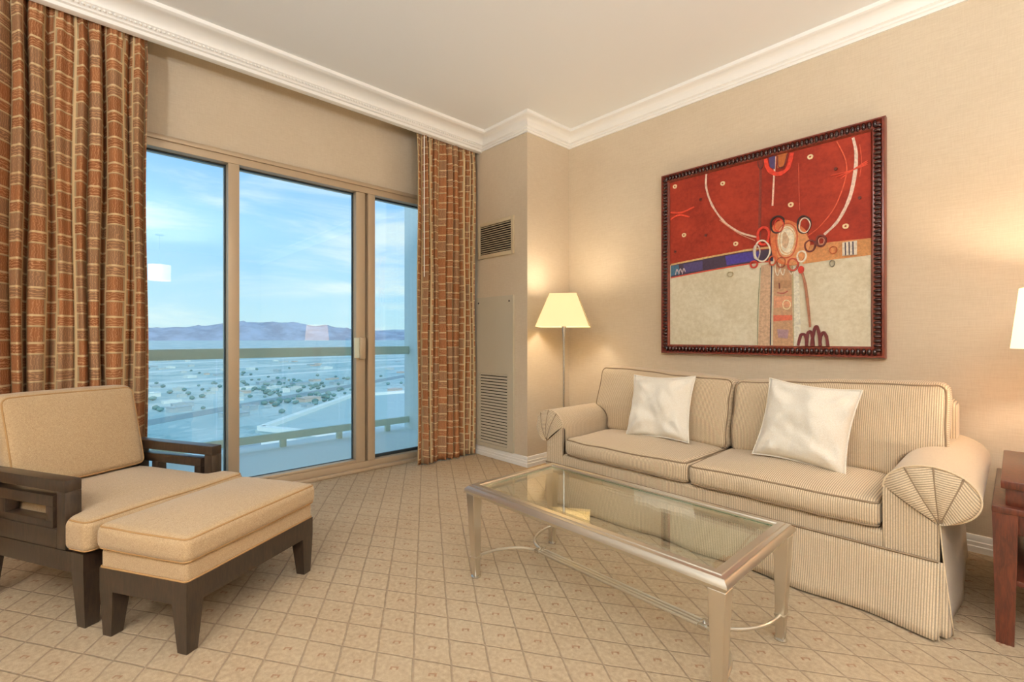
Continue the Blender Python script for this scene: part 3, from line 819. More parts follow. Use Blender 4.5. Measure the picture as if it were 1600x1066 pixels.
# ================================================================== ARMCHAIR AND OTTOMAN
def armchair():
    C = thing('armchair', 'tan tweed armchair with open espresso wood arms by the curtain', 'armchair', (-2.396, 0.044, 0), R(118))
    WW = 0.665
    def p(n, bm, mat=M_ESPRESSO, parent=C, **k): return part(n, bm, mat, parent, **k)
    for w, s in ((0.0, 1), (WW, -1)):
        f = bmesh.new(); frustum(f, (w + s * 0.034, 0.033, 0), (0.046, 0.046), (w + s * 0.034, 0.035, 0.215), (0.068, 0.070)); bx(f, (min(w, w + s * 0.068), 0, 0.215), (max(w, w + s * 0.068), 0.07, 0.285))
        p('leg', f)
        f = bmesh.new(); frustum(f, (w + s * 0.032, 0.685, 0), (0.046, 0.046), (w + s * 0.032, 0.655, 0.215), (0.064, 0.070)); p('leg', f)
        a, b = sorted((w + s * 0.001, w + s * 0.055))
        p('side_rail', BX((a, 0.07, 0.205), (b, 0.70, 0.283), 0.002))
        arm = bmesh.new()
        for lo, hi in (((a, 0.107, 0.505), (b, 0.76, 0.550)), ((a, 0.107, 0.285), (b, 0.160, 0.505)), ((a, 0.160, 0.285), (b, 0.70, 0.358)),
                       ((a, 0.640, 0.358), (b, 0.70, 0.505))): bx(arm, lo, hi, 0.0025)
        ao = p('arm', arm)
        a2, b2 = a + 0.004, b - 0.004
        inn = bmesh.new()
        for lo, hi in (((a2, 0.190, 0.440), (b2, 0.64, 0.483)), ((a2, 0.190, 0.378), (b2, 0.235, 0.440)), ((a2, 0.190, 0.356), (b2, 0.64, 0.386)), ((a2, 0.50, 0.386), (b2, 0.545, 0.440))): bx(inn, lo, hi, 0.002)
        p('inner_frame', inn, parent=ao)
    p('front_rail', BX((0.068, 0.012, 0.205), (WW - 0.068, 0.055, 0.283), 0.002))
    p('rear_rail', BX((0.055, 0.65, 0.205), (WW - 0.055, 0.69, 0.283), 0.002))
    p('deck', BX((0.056, 0.056, 0.262), (WW - 0.056, 0.65, 0.288)), M_TWEED)
    # leaning back
    def lean(bm, d0=0.74):
        for v in bm.verts: v.co.y += (v.co.z - 0.42) * 0.27
        return bm
    for w in (0.06, WW - 0.06 - 0.05): p('back_post', lean(BX((w, 0.700, 0.283), (w + 0.05, 0.740, 0.80), 0.003)))
    p('back_rail', lean(BX((0.11, 0.700, 0.74), (WW - 0.11, 0.738, 0.80), 0.003)))
    p('back_panel', lean(BX((0.11, 0.705, 0.33), (WW - 0.11, 0.735, 0.74), 0.003)), M_TWEED)
    # T-shaped seat cushion
    lo, hi = (-0.012, -0.035, 0.290), (WW + 0.012, 0.640, 0.418); xc = WW / 2
    def tee(q):
        t = min(1, max(0, (q.y - 0.085) / 0.03)); t = t * t * (3 - 2 * t)
        k = 1 + t * ((xc - 0.059) / (xc + 0.012) - 1); q.x = xc + (q.x - xc) * k; return q
    r = 0.032; q_ = r * 0.71
    c = p('seat_cushion', soft_box(bmesh.new(), lo, hi, r, (0, 0.008, 0.022), (16, 22, 3), tee, 0.003, 2.0), M_TWEED, smooth=60)
    for zz in (hi[2] - r + q_, lo[2] + r - q_):
        pts = [soft_post(v, lo, hi, (0, 0.008, 0.022), 0.003, 2.0, tee) for v in rrect((lo[0] + r - q_, lo[1] + r - q_), (hi[0] - r + q_, hi[1] - r + q_), zz, q_, mid=24)]
        p('piping', tube(bmesh.new(), pts, 0.0036, 6, closed=True), M_TWEED_PIPE, parent=c)
    # back cushion
    def ln(q): q.y += (q.z - 0.42) * 0.27; return q
    lo, hi = (0.058, 0.555, 0.428), (WW - 0.058, 0.690, 0.845)
    r = 0.04; q_ = r * 0.71
    c = p('back_cushion', soft_box(bmesh.new(), lo, hi, r, (0, 0.022, 0.004), (12, 3, 10), ln, 0.003, 8.0), M_TWEED, smooth=60)
    for yy in (lo[1] + r - q_, hi[1] - r + q_):
        pts = [soft_post(Vector((v.x, yy, v.y)), lo, hi, (0, 0.022, 0.004), 0.003, 8.0, ln) for v in rrect((lo[0] + r - q_, lo[2] + r - q_), (hi[0] - r + q_, hi[2] - r + q_), 0, q_)]
        p('piping', tube(bmesh.new(), pts, 0.0036, 6, closed=True), M_TWEED_PIPE, parent=c)
armchair()

def ottoman():
    O = thing('ottoman', 'tan tweed ottoman on an espresso wood base in front of the armchair', 'ottoman', (-1.956, 0.299, 0), R(120.5))
    W, D = 0.636, 0.418
    for w, s in ((0, 1), (W, -1)):
        for d, t in ((0, 1), (D, -1)):
            f = bmesh.new(); frustum(f, (w + s * 0.028, d + t * 0.028, 0), (0.042, 0.042), (w + s * 0.033, d + t * 0.033, 0.17), (0.066, 0.066)); part('leg', f, M_ESPRESSO, O)
    f = bmesh.new()
    for lo, hi in (((0, 0, 0.17), (W, 0.045, 0.252)), ((0, D - 0.045, 0.17), (W, D, 0.252)), ((0, 0.045, 0.17), (0.045, D - 0.045, 0.252)), ((W - 0.045, 0.045, 0.17), (W, D - 0.045, 0.252))): bx(f, lo, hi)
    part('base_rail', f, M_ESPRESSO, O)
    b = part('upholstered_band', soft_box(bmesh.new(), (0.003, 0.003, 0.250), (W - 0.003, D - 0.003, 0.320), 0.012, m=(8, 6, 2)), M_TWEED, O, smooth=60)
    part('piping', tube(bmesh.new(), rrect((0.001, 0.001), (W - 0.001, D - 0.001), 0.256, 0.012), 0.0035, 6, closed=True), M_TWEED_PIPE, b)
    lo, hi = (-0.012, -0.014, 0.318), (W + 0.012, D + 0.010, 0.412)
    r = 0.030; q = r * 0.71
    c = part('cushion', soft_box(bmesh.new(), lo, hi, r, (0.006, 0.006, 0.026), (16, 12, 3), None, 0.003, 5.5), M_TWEED, O, smooth=60)
    for zz in (hi[2] - r + q, lo[2] + r - q):
        part('piping', tube(bmesh.new(), [soft_post(v, lo, hi, (0.006, 0.006, 0.026), 0.003, 5.5) for v in rrect((lo[0] + r - q, lo[1] + r - q), (hi[0] - r + q, hi[1] - r + q), zz, q)], 0.0034, 6, closed=True), M_TWEED_PIPE, c)
ottoman()

# ================================================================== LAMPS AND END TABLE
def point_light(name, loc, watts, col, rad, parent):
    d = bpy.data.lights.new(name, 'POINT'); d.energy = watts; d.color = col; d.shadow_soft_size = rad
    o = bpy.data.objects.new(name, d); link(o, parent); o.location = loc; return o

FL = thing('floor_lamp', 'lit steel floor lamp with a square tapered shade in the corner', 'floor lamp', (-2.50, 2.925, 0))
part('base', lathe(bmesh.new(), [(0.13, 0), (0.13, 0.012), (0.12, 0.02), (0.03, 0.028), (0.016, 0.05)], 36), M_STEEL, FL)
part('pole', lathe(bmesh.new(), [(0.0085, 0.03), (0.0085, 1.02), (0.011, 1.10), (0.019, 1.19), (0.019, 1.215), (0.008, 1.22), (0.008, 1.30)], 20), M_STEEL, FL)
sh = bmesh.new(); z0, z1, a0, a1 = 1.188, 1.452, 0.208, 0.108
def sq(h, z): return [sh.verts.new((x * h, y * h, z)) for x, y in ((-1, -1), (1, -1), (1, 1), (-1, 1))]
A, B, A2, B2 = sq(a0, z0), sq(a1, z1), sq(a0 - 0.004, z0), sq(a1 - 0.004, z1)
for k in range(4):
    l = (k + 1) % 4
    sh.faces.new((A[k], A[l], B[l], B[k])); sh.faces.new((A2[l], A2[k], B2[k], B2[l])); sh.faces.new((A[l], A[k], A2[k], A2[l])); sh.faces.new((B[k], B[l], B2[l], B2[k]))
so = part('shade', sh, M_SHADE1, FL, smooth=20, rot=(0, 0, R(36)))
M_EDGE = Mat('shade_edge_tape', lin((214, 190, 140)), 0.8)
for x, y in ((-1, -1), (1, -1), (1, 1), (-1, 1)): part('edge_tape', tube(bmesh.new(), [(x * a0, y * a0, z0), (x * a1, y * a1, z1)], 0.003, 6), M_EDGE, so)
part('bulb', lathe(bmesh.new(), [(0.012, 1.27), (0.014, 1.29), (0.03, 1.33), (0.024, 1.355), (0.0, 1.362)], 16), M_BULB, FL)
point_light('bulb_light', (0, 0, 1.345), W_FLOOR_LAMP, WARM, 0.06, FL).location.z = 1.40

ET = thing('end_table', 'mahogany end table with a stepped top beside the sofa arm', 'end table', (-0.06, 2.44, 0))
ex, ey = 0.64, 0.72
part('top', BX((0.022, 0.022, 0.555), (ex - 0.022, ey - 0.022, 0.585), 0.004), M_MAHOGANY, ET)
part('top_step', BX((0.034, 0.034, 0.493), (ex - 0.034, ey - 0.034, 0.555), 0.004), M_MAHOGANY, ET)
part('apron_ledge', BX((0.0, 0.0, 0.470), (ex, ey, 0.494), 0.004), M_MAHOGANY, ET)
for x, sx in ((0, 1), (ex, -1)):
    # shaped apron with curved brackets
    pts = [(0.06, 0.470), (ey - 0.06, 0.470), (ey - 0.06, 0.375), (ey - 0.09, 0.385)] + [(ey - 0.09 - 0.06 * math.sin(R(a)), 0.43 - 0.045 * math.cos(R(a))) for a in range(0, 91, 18)] + [(0.15 - 0.06 * (1 - math.cos(R(a))), 0.43 - 0.045 * math.sin(R(a))) for a in range(0, 91, 18)] + [(0.06, 0.375)]
    part('apron', prism(bmesh.new(), pts, 'x', *(sorted((x + sx * 0.012, x + sx * 0.032)))), M_MAHOGANY, ET)
    for y, sy in ((0, 1), (ey, -1)):
        f = bmesh.new(); frustum(f, (x + sx * 0.034, y + sy * 0.034, 0), (0.046, 0.046), (x + sx * 0.034, y + sy * 0.034, 0.470), (0.066, 0.066)); part('leg', f, M_MAHOGANY, ET)
for y0_, y1_ in ((0.012, 0.032), (ey - 0.032, ey - 0.012)): part('apron', BX((0.06, y0_, 0.40), (ex - 0.06, y1_, 0.470), 0.002), M_MAHOGANY, ET)
part('shelf', BX((0.02, 0.02, 0.215), (ex - 0.02, ey - 0.02, 0.235), 0.003), M_MAHOGANY, ET)

TL = thing('table_lamp', 'lit table lamp with an ivory drum shade on the mahogany end table', 'table lamp', (0.165, 2.93, 0.585))
part('base', BX((-0.085, -0.05, 0.0), (0.085, 0.05, 0.022), 0.004), M_STEEL, TL)
part('body', BX((-0.075, -0.042, 0.022), (0.075, 0.042, 0.375), 0.006), Mat('tan_lamp_ceramic', lin((206, 160, 122)), 0.35), TL)
part('neck', lathe(bmesh.new(), [(0.04, 0.375), (0.04, 0.388), (0.014, 0.392), (0.012, 0.50)], 20), M_STEEL, TL)
f = bmesh.new(); lathe(f, [(0.182, 0.470), (0.156, 0.722)], 48); bmesh.ops.delete(f, geom=[q for q in f.faces if len(q.verts) > 4], context='FACES')
o = part('shade', f, M_SHADE2, TL, smooth=40); md = o.modifiers.new('thickness', 'SOLIDIFY'); md.thickness = 0.003
part('bulb', lathe(bmesh.new(), [(0.012, 0.50), (0.014, 0.52), (0.03, 0.56), (0.024, 0.585), (0.0, 0.592)], 16), M_BULB, TL)
point_light('bulb_light', (0, 0, 0.63), W_TABLE_LAMP, WARM, 0.03, TL)

PD = thing('pendant_lamp', 'lit drum pendant behind the camera, mirrored faintly in the left window pane', 'pendant lamp', (3.1, 1.22, 2.28))
part('canopy', lathe(bmesh.new(), [(0.07, ZC - 2.28 - 0.02), (0.07, ZC - 2.28)], 24), M_STEEL, PD)
part('rod', lathe(bmesh.new(), [(0.008, 0.2), (0.008, ZC - 2.28 - 0.02)], 10), M_STEEL, PD)
f = bmesh.new(); lathe(f, [(0.17, -0.14), (0.17, 0.14)], 40); bmesh.ops.delete(f, geom=[q for q in f.faces if len(q.verts) > 4], context='FACES')
o = part('shade', f, M_SHADE3, PD, smooth=40); md = o.modifiers.new('thickness', 'SOLIDIFY'); md.thickness = 0.003
part('spider', BX((-0.168, -0.006, 0.12), (0.168, 0.006, 0.128)), M_STEEL, PD)
point_light('bulb_light', (0, 0, 0.0), W_PENDANT, WARM2, 0.05, PD)

for x, y, lb in ((-0.9, -2.0, 'round flush ceiling light added as fill behind the camera nearest the window'), (0.8, -1.3, 'round flush ceiling light added as fill behind the camera in the middle of the room'), (2.6, -1.0, 'round flush ceiling light added as fill behind the camera farthest from the window')):  # flush lights added out of view to fill the room
    t = thing('fill_ceiling_light', lb, 'ceiling light', (x, y, ZC), 0, 'added flush fill lights')
    part('rim', lathe(bmesh.new(), [(0.22, -0.03), (0.235, -0.03), (0.235, 0.0), (0.22, 0.0)], 40), M_STEEL, t)
    part('diffuser', lathe(bmesh.new(), [(0.0, -0.075), (0.08, -0.072), (0.16, -0.056), (0.22, -0.028)], 40), M_DIFF, t)
    d = bpy.data.lights.new('diffuser_fill_light', 'AREA'); d.shape = 'DISK'; d.size = 0.44; d.energy = W_CEILING_FILL; d.color = WARM2
    lo_ = bpy.data.objects.new('diffuser_fill_light', d); link(lo_, t); lo_.location = (0, 0, -0.08)

for x, y, lb in ((0.2, -1.9, 'tall bowl uplighter added for room fill behind the camera against the near wall'), (2.0, 0.15, 'tall bowl uplighter added for room fill behind the camera beside the sitting area')):  # unseen uplighters, added to bounce fill light off the ceiling
    t = thing('fill_uplighter', lb, 'floor lamp', (x, y, 0), 0, 'added bowl uplighters behind the camera')
    part('base', lathe(bmesh.new(), [(0.15, 0), (0.15, 0.015), (0.02, 0.03)], 32), M_STEEL, t)
    part('pole', lathe(bmesh.new(), [(0.012, 0.02), (0.012, 1.76)], 16), M_STEEL, t)
    part('bowl', lathe(bmesh.new(), [(0.02, 1.755), (0.09, 1.77), (0.16, 1.81), (0.19, 1.86), (0.184, 1.86), (0.15, 1.818), (0.02, 1.775)], 36), M_STEEL, t)
    d = bpy.data.lights.new('bowl_fill_light', 'AREA'); d.shape = 'DISK'; d.size = 0.3; d.energy = W_TORCH_FILL; d.color = WARM2
    lo_ = bpy.data.objects.new('bowl_fill_light', d); link(lo_, t); lo_.location = (0, 0, 1.865); lo_.rotation_euler = (R(180), 0, 0)

# ================================================================== PICTURE
def picture():
    X0, X1, Z0, Z1, YF = -1.888, -0.503, 0.981, 2.358, 3.355
    P = thing('framed_painting', 'square abstract red and cream painting in a beaded dark frame above the sofa', 'painting', ((X0 + X1) / 2, YS, Z0))
    cx0, cx1, cz0, cz1, yc = -1.812, -0.568, 1.045, 2.292, 3.376
    prof = [(0, 0.0), (0, 0.040), (0.006, 0.053), (0.014, 0.055), (0.018, 0.046), (0.026, 0.038), (0.044, 0.038), (0.050, 0.046), (0.058, 0.048), (0.064, 0.040), (0.072, 0.030), (0.072, 0.0)]
    bm = sweep(bmesh.new(), prof, [(X0, Z0), (X1, Z0), (X1, Z1), (X0, Z1)], closed=True)
    for v in bm.verts: v.co = Vector((v.co.x, YS - v.co.z, v.co.y))
    fr = part('frame', bm, M_FRAME, P, world=True, smooth=40)
    # beads seated in the channel of the frame
    b = bmesh.new(); bmesh.ops.create_uvsphere(b, u_segments=8, v_segments=5, radius=1)
    for v in b.verts: v.co = Vector((v.co.x * 0.0112, v.co.y * 0.016, v.co.z * 0.023))
    bme = mesh_of(b, 'bead', M_BEAD, 180)
    n = 50; off = 0.035; org = Vector(P.location)
    for i in range(n):
        t = (i + 0.5) / n
        for k, (x, z) in enumerate(((X0 + off + (X1 - X0 - 2 * off) * t, Z0 + off), (X0 + off + (X1 - X0 - 2 * off) * t, Z1 - off), (X0 + off, Z0 + off + (Z1 - Z0 - 2 * off) * t), (X1 - off, Z0 + off + (Z1 - Z0 - 2 * off) * t))):
            o = bpy.data.objects.new('bead', bme); link(o, fr)
            o.location = Vector((x, YS - 0.042, z)) - org
            if k > 1: o.rotation_euler = (0, R(90), 0)
    # canvas: red field over a cream ground
    m = Mat('oil_paint_ground', rough=0.7, spec=0.3)
    s, t, _ = m.xyz(m.coord('UV')); pos = m.coord('UV')
    big = m.noise(pos, 4, 5, 0.6); fine = m.noise(pos, 40, 4, 0.7)
    edge = t - 0.505 + (s - 0.5).abs() * (s - 0.5).abs() * 0.06 + (fine - 0.5) * 0.012
    red = m.mix((big * 0.6 + fine * 0.4).ramp(0.3, 0.7), lin((124, 34, 22)), lin((170, 58, 36)))
    cream = m.mix((big * 0.5 + fine * 0.5).ramp(0.32, 0.7), lin((206, 194, 164)), lin((232, 224, 202)))
    m.set('Base Color', m.mix(edge.ramp(-0.004, 0.004), cream, red)); m.bump(fine, 0.15, 0.003)
    bm = BX((cx0 - 0.006, yc, cz0 - 0.006), (cx1 + 0.006, yc + 0.016, cz1 + 0.006))
    set_uv(bm, lambda p, n: ((p.x - cx0) / (cx1 - cx0), (p.z - cz0) / (cz1 - cz0)))
    cv = part('canvas', bm, m, P, world=True, smooth=0)
    cols = {}
    def pc(c, r=0.6):
        if c not in cols:
            q = Mat('paint_%02x%02x%02x' % c, lin(c), r)
            nn = q.noise(q.coord(), 60, 4, 0.7)
            d = tuple(max(0, int(v * 0.86)) for v in c); l = tuple(min(255, int(v * 1.06 + 4)) for v in c)
            q.set('Base Color', q.mix(nn.ramp(0.25, 0.75), lin(d), lin(l))); cols[c] = q
        return cols[c]
    lay = [0]
    def W(p): return Vector((cx0 + p[0] * (cx1 - cx0), 0, cz0 + p[1] * (cz1 - cz0)))
    def emit(verts, faces, c):
        lay[0] += 1; y = yc - 0.0004 - 0.00012 * lay[0]
        bm = bmesh.new(); V = [bm.verts.new((v.x, y, v.z)) for v in verts]
        for f in faces:
            try: bm.faces.new([V[i] for i in f])
            except ValueError: pass
        ex = bmesh.ops.extrude_face_region(bm, geom=list(bm.faces))
        for g in ex['geom']:
            if isinstance(g, bmesh.types.BMVert): g.co.y = yc
        bmesh.ops.translate(bm, verts=bm.verts, vec=-org)
        part('paint_stroke', bm, pc(c), cv, smooth=0)
    def spline(p, n=8, closed=False):
        out = []; N = len(p)
        for i in range(N if closed else N - 1):
            a, b, c_, d = [p[k % N] if closed else p[max(0, min(N - 1, k))] for k in (i - 1, i, i + 1, i + 2)]
            for j in range(n):
                t = j / n
                out.append(tuple(0.5 * (2 * b[k] + (c_[k] - a[k]) * t + (2 * a[k] - 5 * b[k] + 4 * c_[k] - d[k]) * t * t + (3 * b[k] - a[k] - 3 * c_[k] + d[k]) * t ** 3) for k in (0, 1)))
        if not closed: out.append(p[-1])
        return out
    rnd = random.Random(4)
    def ribbon(p, w, c, closed=False, sm=True, taper=False):
        p = spline(p, 8, closed) if sm else p; N = len(p); vs = []; fs = []
        for i in range(N):
            a = W(p[(i - 1) % N] if closed else p[max(0, i - 1)]); b = W(p[(i + 1) % N] if closed else p[min(N - 1, i + 1)])
            d = (b - a).normalized(); nr = Vector((-d.z, 0, d.x)); k = w * (1 + 0.3 * noise.noise(Vector((i * 0.35, len(vs) * 0.01, w * 900 + rnd.random() * 0.2))))
            if taper: k *= 0.45 + 0.55 * math.sin(math.pi * (0.15 + 0.7 * i / (N - 1)))
            q = W(p[i]); vs += [q + nr * k / 2, q - nr * k / 2]
        for i in range(N if closed else N - 1):
            j = (i + 1) % N; fs.append((2 * i, 2 * i + 1, 2 * j + 1, 2 * j))
        emit(vs, fs, c)
    def poly(p, c): emit([W(q) for q in p], [tuple(range(len(p)))], c)
    def ell(cx_, cy_, a, b, n=28, wob=0.05, sd=0):
        return [(cx_ + a * math.cos(2 * math.pi * i / n) * (1 + wob * math.sin(3 * i * 2 * math.pi / n + sd)), cy_ + b * math.sin(2 * math.pi * i / n) * (1 + wob * math.cos(2 * i * 2 * math.pi / n + sd))) for i in range(n)]
    def ring(cx_, cy_, a, b, w, c, sd=0): ribbon(ell(cx_, cy_, a, b, 28, 0.05, sd), w, c, True, False)
    RED, ORG, WHT, CRM, BLU, BRN, BLK = (206, 58, 34), (214, 126, 70), (238, 226, 206), (232, 214, 172), (56, 52, 122), (104, 38, 28), (44, 26, 24)
    # dark seam down the red field, horizontal band
    poly([(0.505, 0.53), (0.52, 0.53), (0.525, 0.998), (0.513, 0.998)], (122, 40, 24))
    poly([(0, 0.488), (0.12, 0.498), (0.241, 0.506), (0.45, 0.517), (0.58, 0.512), (0.58, 0.447), (0.49, 0.451), (0.241, 0.436), (0, 0.415)], (58, 40, 62))
    poly([(0.33, 0.505), (0.44, 0.512), (0.51, 0.508), (0.51, 0.462), (0.42, 0.458), (0.34, 0.452)], (66, 50, 140))
    poly([(0, 0.484), (0.05, 0.489), (0.06, 0.432), (0, 0.424)], (62, 104, 132))
    poly([(0.08, 0.486), (0.2, 0.494), (0.2, 0.442), (0.09, 0.434)], (74, 62, 110))
    ribbon([(0, 0.494), (0.241, 0.511), (0.45, 0.523), (0.565, 0.522)], 0.012, (206, 170, 112))
    ribbon([(0.0, 0.413), (0.241, 0.434), (0.49, 0.449), (0.57, 0.447)], 0.009, (196, 70, 44))
    for k in range(3): ribbon([(0.03 + k * 0.022, 0.428), (0.04 + k * 0.022, 0.462), (0.05 + k * 0.022, 0.44)], 0.006, (210, 190, 196))
    poly([(0.690, 0.505), (0.85, 0.510), (1.0, 0.505), (1.0, 0.427), (0.85, 0.424), (0.719, 0.417)], (206, 140, 84))
    poly([(0.93, 0.506), (1.0, 0.505), (1.0, 0.43), (0.94, 0.43)], (190, 132, 76))
    # central column
    poly([(0.522, 0.43), (0.568, 0.437), (0.567, 0.0), (0.505, 0.0)], (200, 166, 134))
    poly([(0.584, 0.436), (0.667, 0.426), (0.675, 0.0), (0.58, 0.0)], (190, 148, 112))
    poly([(0.678, 0.412), (0.70, 0.40), (0.712, 0.0), (0.678, 0.0)], (232, 226, 206))
    poly([(0.584, 0.345), (0.667, 0.338), (0.668, 0.300), (0.584, 0.305)], (170, 128, 92))
    poly([(0.584, 0.262), (0.668, 0.258), (0.669, 0.205), (0.584, 0.2)], (214, 150, 116))
    poly([(0.582, 0.163), (0.671, 0.160), (0.672, 0.135), (0.582, 0.13)], (208, 104, 76))
    poly([(0.60, 0.09), (0.655, 0.085), (0.65, 0.04), (0.605, 0.045)], (166, 132, 138))
    ring(0.645, 0.215, 0.018, 0.024, 0.006, CRM, 1); ribbon([(0.61, 0.33), (0.612, 0.30)], 0.008, BRN, sm=False); ribbon([(0.6, 0.28), (0.63, 0.275), (0.65, 0.285)], 0.007, (160, 70, 60))
    ribbon([(0.574, 0.43), (0.570, 0.222), (0.567, 0.004)], 0.006, (52, 44, 60))
    ribbon([(0.518, 0.42), (0.506, 0.2), (0.503, 0.004)], 0.004, (150, 150, 120)); ribbon([(0.672, 0.41), (0.676, 0.2), (0.677, 0.004)], 0.006, (176, 160, 120))
    for a in (0.59, 0.615, 0.655): ribbon([(a, 0.43), (a + 0.003, 0.39), (a + 0.014, 0.37), (a + 0.022, 0.40)], 0.005, WHT)
    # arcs and lines over the red
    ribbon([(0.223, 0.995), (0.223, 0.914), (0.259, 0.804), (0.328, 0.698), (0.411, 0.627), (0.502, 0.585)], 0.012, (226, 196, 176))
    ribbon([(0.30, 0.715), (0.40, 0.625), (0.49, 0.57)], 0.005, (206, 140, 112))
    ribbon([(0.929, 0.99), (0.941, 0.916), (0.937, 0.821), (0.915, 0.707), (0.869, 0.608), (0.812, 0.55)], 0.018, (230, 202, 184), taper=True)
    ribbon([(0.864, 0.992), (0.9, 0.891), (0.9, 0.807), (0.859, 0.682), (0.796, 0.596), (0.741, 0.555)], 0.006, (210, 84, 50))
    ribbon([(0.955, 0.95), (0.962, 0.87), (0.955, 0.80)], 0.004, (206, 80, 48))
    ribbon([(0.592, 0.994), (0.585, 0.884), (0.578, 0.739)], 0.009, (236, 196, 172))
    ribbon([(0.70, 0.93), (0.702, 0.80), (0.706, 0.69)], 0.004, (190, 74, 48))
    for k in range(3): ribbon([(0.84 + 0.02 * k, 0.832 - 0.012 * k), (0.93, 0.838), (0.985, 0.85 + 0.008 * k)], 0.005, (214, 70, 40))
    poly([(0.560, 0.998), (0.566, 0.945), (0.590, 0.928), (0.592, 0.998)], (70, 54, 100)); poly([(0.600, 0.998), (0.602, 0.930), (0.636, 0.935), (0.648, 0.998)], (176, 92, 34))
    ribbon([(0.604, 0.995), (0.606, 0.94), (0.63, 0.93), (0.65, 0.992)], 0.006, BRN)
    ribbon([(0.543, 0.995), (0.559, 0.937), (0.602, 0.9), (0.65, 0.917), (0.67, 0.992)], 0.024, (214, 56, 32))
    ribbon([(0.505, 0.995), (0.508, 0.965), (0.52, 0.95), (0.53, 0.965), (0.533, 0.995)], 0.006, BRN)
    ribbon([(0.0, 0.815), (0.071, 0.801), (0.15, 0.819)], 0.014, (216, 66, 38), taper=True); ribbon([(0.0, 0.771), (0.055, 0.789), (0.122, 0.764)], 0.014, (216, 66, 38), taper=True)
    for x, y in ((0.028, 0.968), (0.318, 0.918), (0.752, 0.948), (0.665, 0.727), (0.9, 0.576), (0.087, 0.662), (0.39, 0.566)):
        poly(ell(x, y, 0.013, 0.013, 16), (244, 214, 168)); poly(ell(x, y, 0.005, 0.005, 10), (150, 50, 26))
    for x, y in ((0.19, 0.855), (0.86, 0.86), (0.955, 0.70), (0.03, 0.57), (0.22, 0.64)): poly(ell(x, y, 0.007, 0.008, 10), (90, 30, 20))
    # central cluster
    poly(ell(0.648, 0.535, 0.085, 0.125, 30, 0.12, 1.0), (206, 110, 62)); poly(ell(0.67, 0.52, 0.075, 0.10, 30, 0.1, 2.0), (216, 146, 92))
    poly(ell(0.646, 0.545, 0.052, 0.096), (214, 158, 112)); poly(ell(0.646, 0.545, 0.040, 0.078), (238, 226, 202)); poly(ell(0.640, 0.548, 0.016, 0.04, 20, 0.15, 2), (206, 172, 138))
    ring(0.646, 0.545, 0.049, 0.093, 0.008, (190, 78, 40)); ring(0.648, 0.545, 0.035, 0.068, 0.006, (216, 176, 130), 1)
    ring(0.602, 0.636, 0.032, 0.046, 0.009, BLK); ring(0.61, 0.63, 0.022, 0.032, 0.006, (206, 56, 34), 2)
    ring(0.724, 0.614, 0.029, 0.045, 0.008, BLK, 1); ring(0.728, 0.61, 0.024, 0.036, 0.005, WHT, 2)
    ring(0.534, 0.587, 0.028, 0.048, 0.016, (216, 56, 34)); ring(0.528, 0.508, 0.038, 0.055, 0.009, WHT, 2); ring(0.50, 0.505, 0.016, 0.04, 0.005, (220, 200, 190), 1)
    ring(0.752, 0.503, 0.022, 0.029, 0.009, BRN); ring(0.799, 0.521, 0.020, 0.028, 0.009, BRN, 1); ring(0.801, 0.519, 0.012, 0.018, 0.005, (190, 130, 110))
    ring(0.62, 0.436, 0.020, 0.026, 0.006, (150, 70, 40)); ring(0.675, 0.419, 0.023, 0.031, 0.010, (180, 66, 42), 1); ring(0.486, 0.441, 0.017, 0.018, 0.009, (190, 54, 36)); ring(0.578, 0.45, 0.016, 0.024, 0.008, (186, 80, 44))
    ring(0.715, 0.455, 0.019, 0.028, 0.010, WHT); ring(0.85, 0.47, 0.014, 0.018, 0.004, (190, 96, 56)); ring(0.846, 0.405, 0.010, 0.016, 0.003, (140, 130, 108))
    ring(0.36, 0.40, 0.015, 0.014, 0.003, (190, 176, 140))
    # stem, blob, loops, bars
    ribbon([(0.713, 0.387), (0.73, 0.315), (0.742, 0.213), (0.752, 0.097)], 0.014, (160, 104, 76), taper=True); poly(ell(0.712, 0.388, 0.013, 0.02, 16), (190, 44, 28))
    for lp in ([(0.699, 0.004), (0.71, 0.055), (0.722, 0.062), (0.733, 0.05), (0.737, 0.004)], [(0.737, 0.004), (0.741, 0.062), (0.752, 0.075), (0.763, 0.05), (0.766, 0.004)], [(0.757, 0.004), (0.770, 0.08), (0.780, 0.100), (0.790, 0.07), (0.797, 0.004)], [(0.794, 0.004), (0.798, 0.05), (0.810, 0.07), (0.822, 0.05), (0.828, 0.004)]):
        ribbon(lp, 0.016, (98, 24, 22))
    poly([(0.888, 0.500), (0.945, 0.500), (0.945, 0.434), (0.888, 0.436)], (228, 216, 196))
    for a in (0.900, 0.915, 0.930): ribbon([(a, 0.498), (a + 0.001, 0.436)], 0.007, (62, 46, 60), sm=False)
picture()

